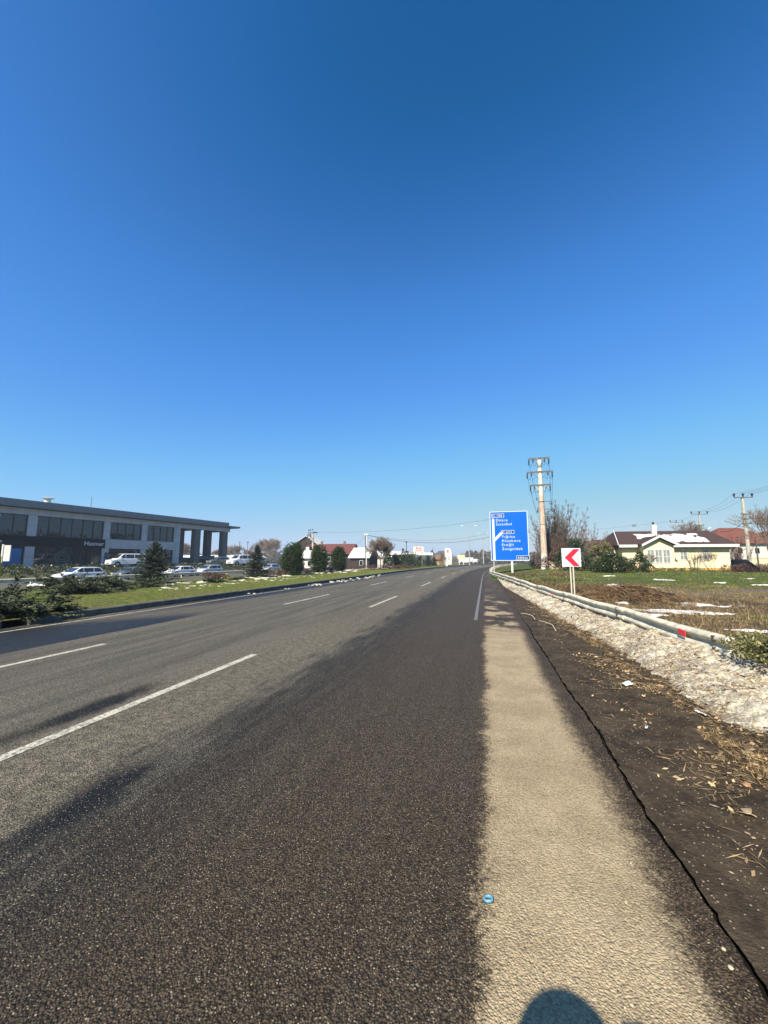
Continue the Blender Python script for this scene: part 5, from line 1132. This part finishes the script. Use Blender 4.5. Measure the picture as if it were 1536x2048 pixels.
# leaf litter and twigs at the near right
def litter(n, sr, t0, tsd, size, mat, name, label, cat='leaf litter', long=False, tmax=10.6):
    c = []; d = []; T = []
    for _ in range(n):
        s = sr[0]+(sr[1]-sr[0])*rr.random()**1.5; t = rr.gauss(t0, tsd)
        if not 8.5 < t < tmax: continue
        if nz(s*1., t, 1.7, 4) < -.18: continue
        p = C(s, t); z = max(shz(s, t), snz(s, t) if t > 9.5 else -1)+.008
        c.append((p.x, p.y, z)); d.append((rr.gauss(0, 1), rr.gauss(0, 1), rr.gauss(0, .25 if not long else .08))); T.append(min(1, max(0, rr.gauss(.5, .3))))
    c = np.array(c); l = rng.uniform(.5, 1.5, len(c))*size; dd = unit(np.array(d)); s_ = unit(np.cross(dd, np.array([[.15, .1, 1.]])+rng.normal(size=dd.shape)*.35)); w = l*(.5 if not long else .06)
    a = c-dd*l[:, None]*.5; b = c+dd*l[:, None]*.5; m1 = c+s_*w[:, None]*.5; m2 = c-s_*w[:, None]*.5
    o = tri_mesh(name, np.stack([a, m1, b, a, b, m2], 1).reshape(-1, 3), M[mat], None, np.repeat(T, 2)); tag(o, label, cat, kind='stuff')
litter(4200, (2.5, 17), 9.35, .33, .04, 'leaf', 'leaf_litter', 'pale scraps of dead leaves on the soil below the snow bank')
litter(19000, (2.5, 17), 9.38, .30, .10, 'straw', 'straw_litter', 'loose straw and twigs on the soil below the snow bank', long=True)
litter(2600, (2.5, 14), 9.0, .5, .012, 'leaf', 'grit', 'pale grit scattered over the brown shoulder', 'grit')
litter(2600, (3, 30), 10.2, .45, .07, 'leaf', 'bank_leaves', 'brown leaf scraps strewn over the dirty snow bank', tmax=12)
litter(9000, (3, 34), 10.1, .5, .09, 'straw', 'bank_straw', 'dark straw and twigs frozen into the dirty snow bank', long=True, tmax=12)
def leaf(s, t, L_, rz, label, c=.0):
    p = C(s, t); z = max(shz(s, t), snz(s, t))+.012; V_ = []; n = 14
    for i in range(n):
        a = 2*math.pi*i/n; r = L_*(.5 if i % 2 == 0 else .30)*(1+.25*math.sin(i*2.3+rz)); V_.append((r*math.cos(a)*1.15, r*.75*math.sin(a), .012*math.sin(a*2+rz)+.25*abs(r*math.sin(a))*.5))
    V_.append((0, 0, 0)); me = bpy.data.meshes.new('dead_leaf'); me.from_pydata(V_, [], [(i, (i+1) % n, n) for i in range(n)]); o = link_mesh('dead_leaf', me, M['leaf%d' % (int(c))], None, True); o.location = (p.x, p.y, z); o.rotation_euler = (.1, .12, rz); o.modifiers.new('t', 'SOLIDIFY').thickness = .002; tag(o, label, 'leaf', 'large dead leaves beside the snow bank')
M['leaf0'] = simple('pale_leaf', (.50, .38, .22), .8, .2, 0, .2, 20); M['leaf1'] = simple('orange_leaf', (.42, .22, .11), .8, .2, 0, .2, 20)
def unp(px, py):                    # a spot on the shoulder seen in the photograph, as (s, t)
    p = P(px, py, 1.0); k = CAMH/(CAMH-p.z); X, Y = p.x*k, k; b = min(CP[::2], key=lambda q: (q[1]-X)**2+(q[2]-Y)**2); h = b[3]
    return b[0]+(X-b[1])*math.sin(h)+(Y-b[2])*math.cos(h), (X-b[1])*math.cos(h)-(Y-b[2])*math.sin(h)
for i, (px, py, L_, c, lb) in enumerate([(1500, 1516, .13, 0, 'pale curled leaf highest up at the right edge below the snow'), (1428, 1538, .06, 0, 'small pale leaf left of the curled one'), (1362, 1560, .10, 0, 'pale leaf lying farthest left on the brown soil'), (1424, 1566, .09, 0, 'pale leaf next to the orange one'), (1490, 1574, .10, 1, 'orange-brown leaf below the curled pale leaf'), (1500, 1628, .16, 0, 'broad straw-coloured leaf bundle near the right edge'), (1402, 1502, .06, 0, 'small leaf by the straw under the white paper'), (1303, 1432, .07, 1, 'small orange leaf among the straw on the left'), (1288, 1397, .08, 0, 'pale leaf among the straw in the distance')]):
    s, t = unp(px, py); leaf(s, t, L_*.8, i*1.3, lb, c)
def paper(px, py, w, h, lb, mat, up=.02):
    s, t = unp(px, py); p = C(s, t); z = max(shz(s, t), snz(s, t)); n = 6; V_ = [((i/n-.5)*w, (j/n-.5)*h, .018*nz(i*.6, j*.6, 1, px)+up*abs(i/n-.5)) for j in range(n+1) for i in range(n+1)]
    me = bpy.data.meshes.new('litter_paper'); me.from_pydata(V_, [], [(j*(n+1)+i, j*(n+1)+i+1, (j+1)*(n+1)+i+1, (j+1)*(n+1)+i) for j in range(n) for i in range(n)]); o = link_mesh('paper_scrap', me, mat, None, True); o.location = (p.x, p.y, z+.03); o.rotation_euler = (.35, -.1, .3+px*.01); o.modifiers.new('t', 'SOLIDIFY').thickness = .002; tag(o, lb, 'litter', 'paper litter on the shoulder')
PAP = simple('white_paper', (.78, .80, .82), .6, .2, 0, .04)
paper(1406, 1438, .085, .12, 'crumpled white paper below the edge of the snow bank', PAP); paper(1379, 1403, .04, .045, 'tiny white scrap just above the crumpled paper', PAP); paper(1256, 1376, .13, .07, 'flat grey-white scrap lying among the straw', simple('grey_paper', (.55, .58, .58), .6), .0); paper(1293, 1461, .035, .02, 'tiny bluish scrap on the brown shoulder', simple('bluish_paper', (.45, .55, .68), .5), 0)
# blue ring on the road
s, t = unp(977, 1803); p = C(s, t); V_ = []; F_ = []; n = 28
for i in range(n):
    a = 2*math.pi*i/n
    for r, z in ((.0125, .001), (.015, .013), (.0195, .015), (.021, .001)): V_.append((r*math.cos(a)*1.15, r*math.sin(a), z+.003*math.cos(a+1)))
for i in range(n):
    for k in range(4): F_.append((i*4+k, i*4+(k+1) % 4, ((i+1) % n)*4+(k+1) % 4, ((i+1) % n)*4+k))
me = bpy.data.meshes.new('plastic_ring'); me.from_pydata(V_, [], F_); o = link_mesh('plastic_ring', me, simple('light_blue_plastic', (.13, .34, .50), .35, .5, 0, .1, 30), None, True); o.location = (p.x, p.y, .004); tag(o, 'light blue plastic ring lying on the road at the edge of the tan strip', 'bottle ring')
# pebbles on the tan strip
def stone(px, py, r, lb, mat, rz=0):
    s, t = unp(px, py); p = C(s, t); bm = bmesh.new(); bmesh.ops.create_icosphere(bm, subdivisions=2, radius=r)
    for v in bm.verts: v.co *= 1+.35*mnoise.noise(v.co*(1.2/r)+Vector((px, py, 0))); v.co.z *= .65
    me = bpy.data.meshes.new('pebble'); bm.to_mesh(me); bm.free(); o = link_mesh('pebble', me, mat, None, True); o.location = (p.x, p.y, r*.45 if t < 8.3 else shz(s, t)+r*.4); tag(o, lb, 'pebble', 'pebbles on the road edge')
PB = simple('pale_pebble', (.48, .42, .30), .8, .2, 0, .2, 60); PD = simple('dark_pebble', (.06, .05, .04), .8)
for px, py, r, lb, mt in [(1252, 1773+33, .007, 'single pale pebble in the middle of the tan strip', PB), (1264, 2012, .007, 'upper pale pebble of the pair near the shadow', PB), (1250, 2016, .005, 'lower pale pebble of the pair near the shadow', PB), (1236, 1984, .005, 'dark pebble just above the photographer shadow', PD), (1262, 1727, .006, 'pale pebble on the right side of the tan strip, far from the shadow', PB), (1462, 1938, .010, 'larger pale stone beside the black joint', PB), (1447, 1900, .009, 'elongated pale stone above the larger one by the joint', PB), (1306, 1802, .005, 'small dark pebble on the right edge of the tan strip', PD), (1013, 1864, .005, 'pale pebble on the dark lane left of the tan strip', PB)]: stone(px, py, r, lb, mt)
# pale reed stalks
for (a, b), lb in ((((1042, 1228), (1070, 1240)), 'pale bent reed lying on the shoulder, upper of two'), (((1078, 1243), (1112, 1264)), 'pale reed stalk lying on the shoulder, lower of two')):
    sa, ta = unp(*a); sb, tb = unp(*b); A = C(sa, ta, shz(sa, ta)+.02); B = C(sb, tb, shz(sb, tb)+.03); Mi = (A+B)/2+Vector((.12, -.05, .02)); o = MB().tube([A, A.lerp(Mi, .5)+Vector((0, 0, .02)), Mi, B], .012, 5).build('reed_stalk', PB); tag(o, lb, 'reed')
# ---- snow patches
M['wetsnow'] = simple('wet_snow', (.78, .77, .74), .6, .2, 0, .28, 5, .5, 18)
def patch(name, c, L_, W_, az, th, seed, label, group, zf):
    n, m = 60, 22; V_ = []; F_ = []; cx, cy = c; ca, sa = math.cos(az), math.sin(az)
    for i in range(n+1):
        for j in range(m+1):
            u = i/n*2-1; v = j/m*2-1; x = u*L_/2; y = v*W_/2+.18*L_*.4*mnoise.noise((u*1.5, seed, 0)); r = math.hypot(u, v)
            e = 1.05+.55*mnoise.noise((u*3.2, v*2.2, seed))-r; X = cx+x*ca-y*sa; Y = cy+x*sa+y*ca
            e += .5*mnoise.noise((X*3.1, Y*3.1, seed))+.25*mnoise.noise((X*9, Y*9, seed)); V_.append((X, Y, zf(X, Y)+(th*min(1, max(-.9, e*1.6-.6))+.012*mnoise.noise((X*6, Y*6, 0)))))
    for i in range(n):
        for j in range(m): F_.append((i*(m+1)+j, (i+1)*(m+1)+j, (i+1)*(m+1)+j+1, i*(m+1)+j+1))
    me = bpy.data.meshes.new(name); me.from_pydata(V_, [], F_); o = link_mesh(name, me, M['wetsnow'], None, True); tag(o, label, 'snow', group)
def onverge(px, py):                 # spot on the sloping verge
    Y = 6.0
    while Y < 45:
        p = P(px, py, Y)
        if p.z <= ground_r(p.x, p.y): return p.x, p.y
        Y += .1
    return p.x, p.y
SP = [(1345, 1222, 3.0, .8, 'long thin snow strip behind the guardrail, nearest the grass mound'), (1300, 1231, 1.9, .5, 'snow strip touching the back of the guardrail'), (1420, 1212, 2.4, .4, 'narrow snow strip on the brown grass, second from the mound'), (1440, 1228, 1.2, .3, 'small snow strip above the grass mound'), (1500, 1262, 1.3, .30, 'snow strip at the right edge behind the bramble'), (1530, 1280, 1.1, .35, 'lower snow patch at the right edge below the strip'), (1372, 1207, 1.6, .3, 'thin snow sliver left of the stubble'),
      (1233, 1171, 2.0, .7, 'lumpy snow patch on the edge of the green grass, left of two'), (1283, 1175, 2.9, .6, 'flatter snow patch on the edge of the green grass, right of two'), (1330, 1160, 2.6, .35, 'small snow line in the grass in front of the gabled bay'), (1530, 1170, 2.4, .5, 'snow patch in the grass at the right edge'), (1246, 1207, .7, .35, 'small snow lump just behind the guardrail post'), (1215, 1152, 1.5, .3, 'tiny snow streak in the grass by the evergreen bush'), (1500, 1158, 1.6, .3, 'tiny snow streak in the grass right of the house corner'), (1440, 1166, 1.2, .25, 'tiny snow streak in the middle of the green grass')]
for i, (px, py, L_, W_, lb) in enumerate(SP):
    x, y = onverge(px, py); patch('snow_patch', (x, y), L_*.75, W_*1.9, -.15-.35*(py > 1200), .035, i*3.7+1, lb, 'snow patches on the verge', ground_r)
# snow lumps along the back of the median (one spread) and along the kerb (separate chunks)
lm = MB(); rr = random.Random(12); V_ = []; F_ = []
def lump(V_, F_, c, r, sq=.5, seed=0):
    bm = bmesh.new(); bmesh.ops.create_icosphere(bm, subdivisions=2, radius=1); n0 = len(V_)
    for v in bm.verts:
        k = 1+.4*mnoise.noise(v.co*1.6+Vector((seed, 0, 0))); V_.append((c[0]+v.co.x*r[0]*k, c[1]+v.co.y*r[1]*k, c[2]+v.co.z*r[2]*k))
    for f in bm.faces: F_.append(tuple(n0+v.index for v in f.verts))
    bm.free()
for i in range(650):
    s = rr.uniform(16, 75); t = -11.5+rr.gauss(0, 1.0)+.8*math.sin(s*.3); p = C(s, t); r = rr.uniform(.04, .13)*(1+s/60)
    if nz(p.x, p.y, .4, 9) > -.12: lump(V_, F_, (p.x, p.y, mz(s, t)), (r*1.6, r, r*.4), seed=i)
for i in range(60):
    s = rr.uniform(17, 36); t = -8.2+rr.gauss(0, .7); p = C(s, t); r = rr.uniform(.03, .08); lump(V_, F_, (p.x, p.y, mz(s, t)), (r*1.8, r, r*.4), seed=i)
me = bpy.data.meshes.new('snow_lumps'); me.from_pydata(V_, [], F_); tag(link_mesh('snow_lumps', me, simple('old_snow', (.56, .53, .43), .7, .2, 0, .15, 6, .4, 15), None, True), 'scattered old snow lumps on the back of the median', 'snow', kind='stuff')
me0 = None
for i, (px, py, r) in enumerate([(496, 1186, .16), (648, 1170, .2), (658, 1168.5, .22), (682, 1164, .26), (690, 1163, .25), (700, 1161.5, .26), (712, 1160, .26), (724, 1157.5, .26), (735, 1155.5, .3), (748, 1153.5, .3), (762, 1151.5, .3), (775, 1149.5, .3), (562, 1176, .12)]):
    V_ = []; F_ = []
    for k in range(5): lump(V_, F_, (rr.gauss(0, r*1.3), rr.gauss(0, r*.4), r*.12), (r*rr.uniform(.2, .5), r*rr.uniform(.15, .3), r*rr.uniform(.1, .22)), seed=i*5+k)
    p = P(px, py+1.5, 1); k = CAMH/(CAMH-p.z); s_, t_ = unp(px, py+1.5); q = C(s_, min(-3.55, max(-3.8, t_))); me = bpy.data.meshes.new('snow_chunk'); me.from_pydata(V_, [], F_); o = link_mesh('snow_chunk', me, bpy.data.materials['old_snow'], None, True); o.location = (q.x, q.y, 0)
    tag(o, ['first', 'second', 'third', 'fourth', 'fifth', 'sixth', 'seventh', 'eighth', 'ninth', 'tenth', 'eleventh', 'twelfth'][i]+' snow chunk from the left along the foot of the kerb' if i < 12 else 'tiny snow crumb at the kerb below the first thuja', 'snow', 'snow chunks along the kerb')
for i, (px, py) in enumerate([(68, 1169), (92, 1170)]):
    p = mpt(px, py, 22.5, .2); V_ = []; F_ = []; lump(V_, F_, (0, 0, 0), (.35, .2, .10), seed=i+50); me = bpy.data.meshes.new('snow_lump'); me.from_pydata(V_, [], F_); o = link_mesh('snow_lump', me, M['clean'], None, True); o.location = p; tag(o, ['small white snow lump behind the left junipers', 'flat snow lump right of the one behind the left junipers'][i], 'snow', 'lone snow lumps')
# heap of cut brush
hx, hy = onverge(1262, 1200); hp = empty('brush_heap', (hx, hy, ground_r(hx, hy))); tag(hp, 'heap of brown cut brush behind the guardrail', 'brush heap')
c = []; d = []; 
for _ in range(5200):
    x = rr.gauss(.3, 1.25); y = rr.gauss(0, .7); zt = .62*math.exp(-(x/1.5)**2-(y/.9)**2); c.append((x, y, max(0, zt*rr.uniform(.55, 1.05)))); d.append((.8+rr.gauss(0, .5), rr.gauss(0, .5), -.25+rr.gauss(0, .25)))
c = np.array(c); l = rng.uniform(.12, .55, len(c)); tri_mesh('twigs', cards(c, unit(np.array(d)), l, np.full(len(c), .016)), M['dry_leaf'], hp, np.repeat(np.clip(rng.normal(.35, .3, len(c)), 0, 1), 2))
mm = MB()
for i in range(16): 
    x = rr.uniform(.2, 1.2); mm.cyl((x, rr.gauss(0, .4), .5), (x+rr.uniform(.6, 1.3), rr.gauss(0, .4), .05), .012, .006, 5)
mm.build('long_stalks', M['straw'] if False else PB, hp)
V_ = []; F_ = []; lump(V_, F_, (.2, 0, .02), (1.5, .8, .42), seed=77); me = bpy.data.meshes.new('heap_core'); me.from_pydata(V_, [], F_); link_mesh('core', me, simple('dark_brush_core', (.045, .032, .022), .95, .1, 0, .4, 5, .6, 12), hp, True)
hx, hy = onverge(1180, 1180); h2_ = empty('brush_heap', (hx, hy, ground_r(hx, hy))); tag(h2_, 'lower spread of dead weeds beside the posts of the chevron sign', 'brush heap')
c = []; d = []
for _ in range(4200): x = rr.gauss(0, 1.6); y = rr.gauss(0, .8); c.append((x, y, abs(rr.gauss(.06, .12))*math.exp(-(x/2.2)**2)+.03)); d.append((rr.gauss(0, 1), rr.gauss(0, .7), rr.gauss(.1, .3)))
c = np.array(c); l = rng.uniform(.08, .35, len(c)); tri_mesh('twigs', cards(c, unit(np.array(d)), l, np.full(len(c), .016)), M['dry_leaf'], h2_, np.repeat(np.clip(rng.normal(.3, .3, len(c)), 0, 1), 2))
# ------------------------------------------------------------------ the photographer, whose shadow falls into the picture
def skin_body(name, J, E, mat, parent, sub=2):
    me = bpy.data.meshes.new(name); me.from_pydata([j[0] for j in J], [], E); o = bpy.data.objects.new(name, me); col.objects.link(o); o.parent = parent; me.materials.append(mat)
    sk = o.modifiers.new('skin', 'SKIN'); sk.use_smooth_shade = True
    for v, j in zip(me.skin_vertices[0].data, J): v.radius = (j[1], j[2] if len(j) > 2 else j[1])
    me.skin_vertices[0].data[0].use_root = True
    sb = o.modifiers.new('sub', 'SUBSURF'); sb.levels = sub; sb.render_levels = sub; return o
hxy = Vector((-.30, -.21, 0)); pr_ = empty('person', hxy, R(-14)); tag(pr_, 'person in a dark hooded jacket holding up a phone, whose shadow shows on the road', 'person')
CLO = simple('dark_jacket', (.03, .035, .05), .85, .1); SKN = simple('skin', (.50, .32, .24), .6, .3); JN_ = simple('jeans', (.04, .05, .09), .85, .1)
J = [((0, -.05, .98), .17, .13), ((0, -.05, 1.2), .16, .12), ((0, -.04, 1.42), .19, .13), ((0, -.02, 1.56), .07), ((.19, -.04, 1.50), .075), ((.30, .02, 1.24), .055), ((.30, .20, 1.42), .042), ((-.19, -.04, 1.50), .075), ((-.26, -.02, 1.22), .055), ((-.22, .02, .98), .042),
     ((.10, -.05, .88), .10), ((.12, -.02, .5), .07), ((.12, -.05, .09), .05), ((.13, .10, .05), .045), ((-.10, -.05, .88), .10), ((-.12, -.02, .5), .07), ((-.12, -.05, .09), .05), ((-.13, .10, .05), .045), ((0, .0, 1.68), .09), ((0, .01, 1.80), .095)]
E_ = [(0, 1), (1, 2), (2, 3), (2, 4), (4, 5), (5, 6), (2, 7), (7, 8), (8, 9), (0, 10), (10, 11), (11, 12), (12, 13), (0, 14), (14, 15), (15, 16), (16, 17), (3, 18), (18, 19)]
skin_body('body', J, E_, CLO, pr_)
bm = bmesh.new(); bmesh.ops.create_uvsphere(bm, u_segments=20, v_segments=14, radius=1)
for v in bm.verts: v.co = Vector((v.co.x*.165, v.co.y*.15-.02, v.co.z*.155+1.765))
me = bpy.data.meshes.new('hood'); bm.to_mesh(me); bm.free(); link_mesh('hood', me, CLO, pr_, True)
bm = bmesh.new(); bmesh.ops.create_uvsphere(bm, u_segments=20, v_segments=14, radius=1)
for v in bm.verts: v.co = Vector((v.co.x*.075, v.co.y*.06+.078, v.co.z*.11+1.74))
me = bpy.data.meshes.new('face'); bm.to_mesh(me); bm.free(); fc = link_mesh('face', me, SKN, pr_, True)
MB().cyl((0, .135, 1.76), (0, .155, 1.72), .008, .014, 8).build('nose', SKN, fc)
for x in (-.03, .03): MB().cyl((x, .125, 1.765), (x, .139, 1.765), .009, n=10).build('eye', M['dark'], fc)
MB().box(-.024, .024, .118, .137, 1.683, 1.691).build('mouth', simple('lips', (.35, .12, .11), .6), fc)
# hand and phone held just behind the lens
ph_ = MB().box(-.010, .061, -.012, -.004, CAMH-.135, CAMH+.012).build('phone', M['dark'], None, bevel=.0015); ph_.location = (0, -.022, 0); tag(ph_, 'black smartphone held upright by the photographer', 'phone')
rzh = R(-14); inv = lambda p: Matrix.Rotation(-rzh, 4, 'Z') @ (Vector(p)-hxy)
w_ = Vector(J[6][0]); HJ = [(tuple(w_), .034, .026), (tuple(inv((.055, -.075, CAMH-.13))), .04, .018), (tuple(inv((.05, -.055, CAMH-.085))), .042, .014)]
HE = [(0, 1), (1, 2)]
for k in range(4):
    b = len(HJ); z = CAMH-.12+.024*k
    HJ += [(tuple(inv((.072, -.060, z))), .010), (tuple(inv((.080, -.034, z+.004))), .009), (tuple(inv((.066, -.018, z+.006))), .008)]; HE += [(1 if k < 2 else 2, b), (b, b+1), (b+1, b+2)]
b = len(HJ); HJ += [(tuple(inv((.020, -.065, CAMH-.11))), .012), (tuple(inv((-.012, -.050, CAMH-.09))), .010), (tuple(inv((-.020, -.036, CAMH-.065))), .009)]; HE += [(1, b), (b, b+1), (b+1, b+2)]
skin_body('hand', HJ, HE, SKN, pr_, 1)
lw = Vector(J[9][0]); HJ = [(tuple(lw), .034, .026), (tuple(lw+Vector((.0, .03, -.08))), .04, .02)]; HE = [(0, 1)]
for k in range(4): b = len(HJ); q = lw+Vector((-.02+.014*k, .035+.012*k, -.11)); HJ += [(tuple(q), .010), (tuple(q+Vector((.005, .012, -.035))), .009), (tuple(q+Vector((.012, .01, -.06+.006*k))), .008)]; HE += [(1, b), (b, b+1), (b+1, b+2)]
b = len(HJ); HJ += [(tuple(lw+Vector((.03, .04, -.06))), .012), (tuple(lw+Vector((.04, .06, -.10))), .010)]; HE += [(1, b), (b, b+1)]
skin_body('hand', HJ, HE, SKN, pr_, 1)
# ------------------------------------------------------------------ haze
HZ = MB().box(-3300, 3300, -3300, 3300, -2.2, 22).build('haze', None); tag(HZ, kind='stuff')
hm = bpy.data.materials.new('thin_haze'); hm.use_nodes = True; t_ = hm.node_tree; t_.nodes.remove(t_.nodes['Principled BSDF']); pv = t_.nodes.new('ShaderNodeVolumePrincipled')
pv.inputs['Color'].default_value = (.72, .86, 1, 1); pv.inputs['Density'].default_value = .00055; pv.inputs['Anisotropy'].default_value = .2
t_.links.new(pv.outputs[0], t_.nodes['Material Output'].inputs['Volume']); HZ.data.materials.append(hm)
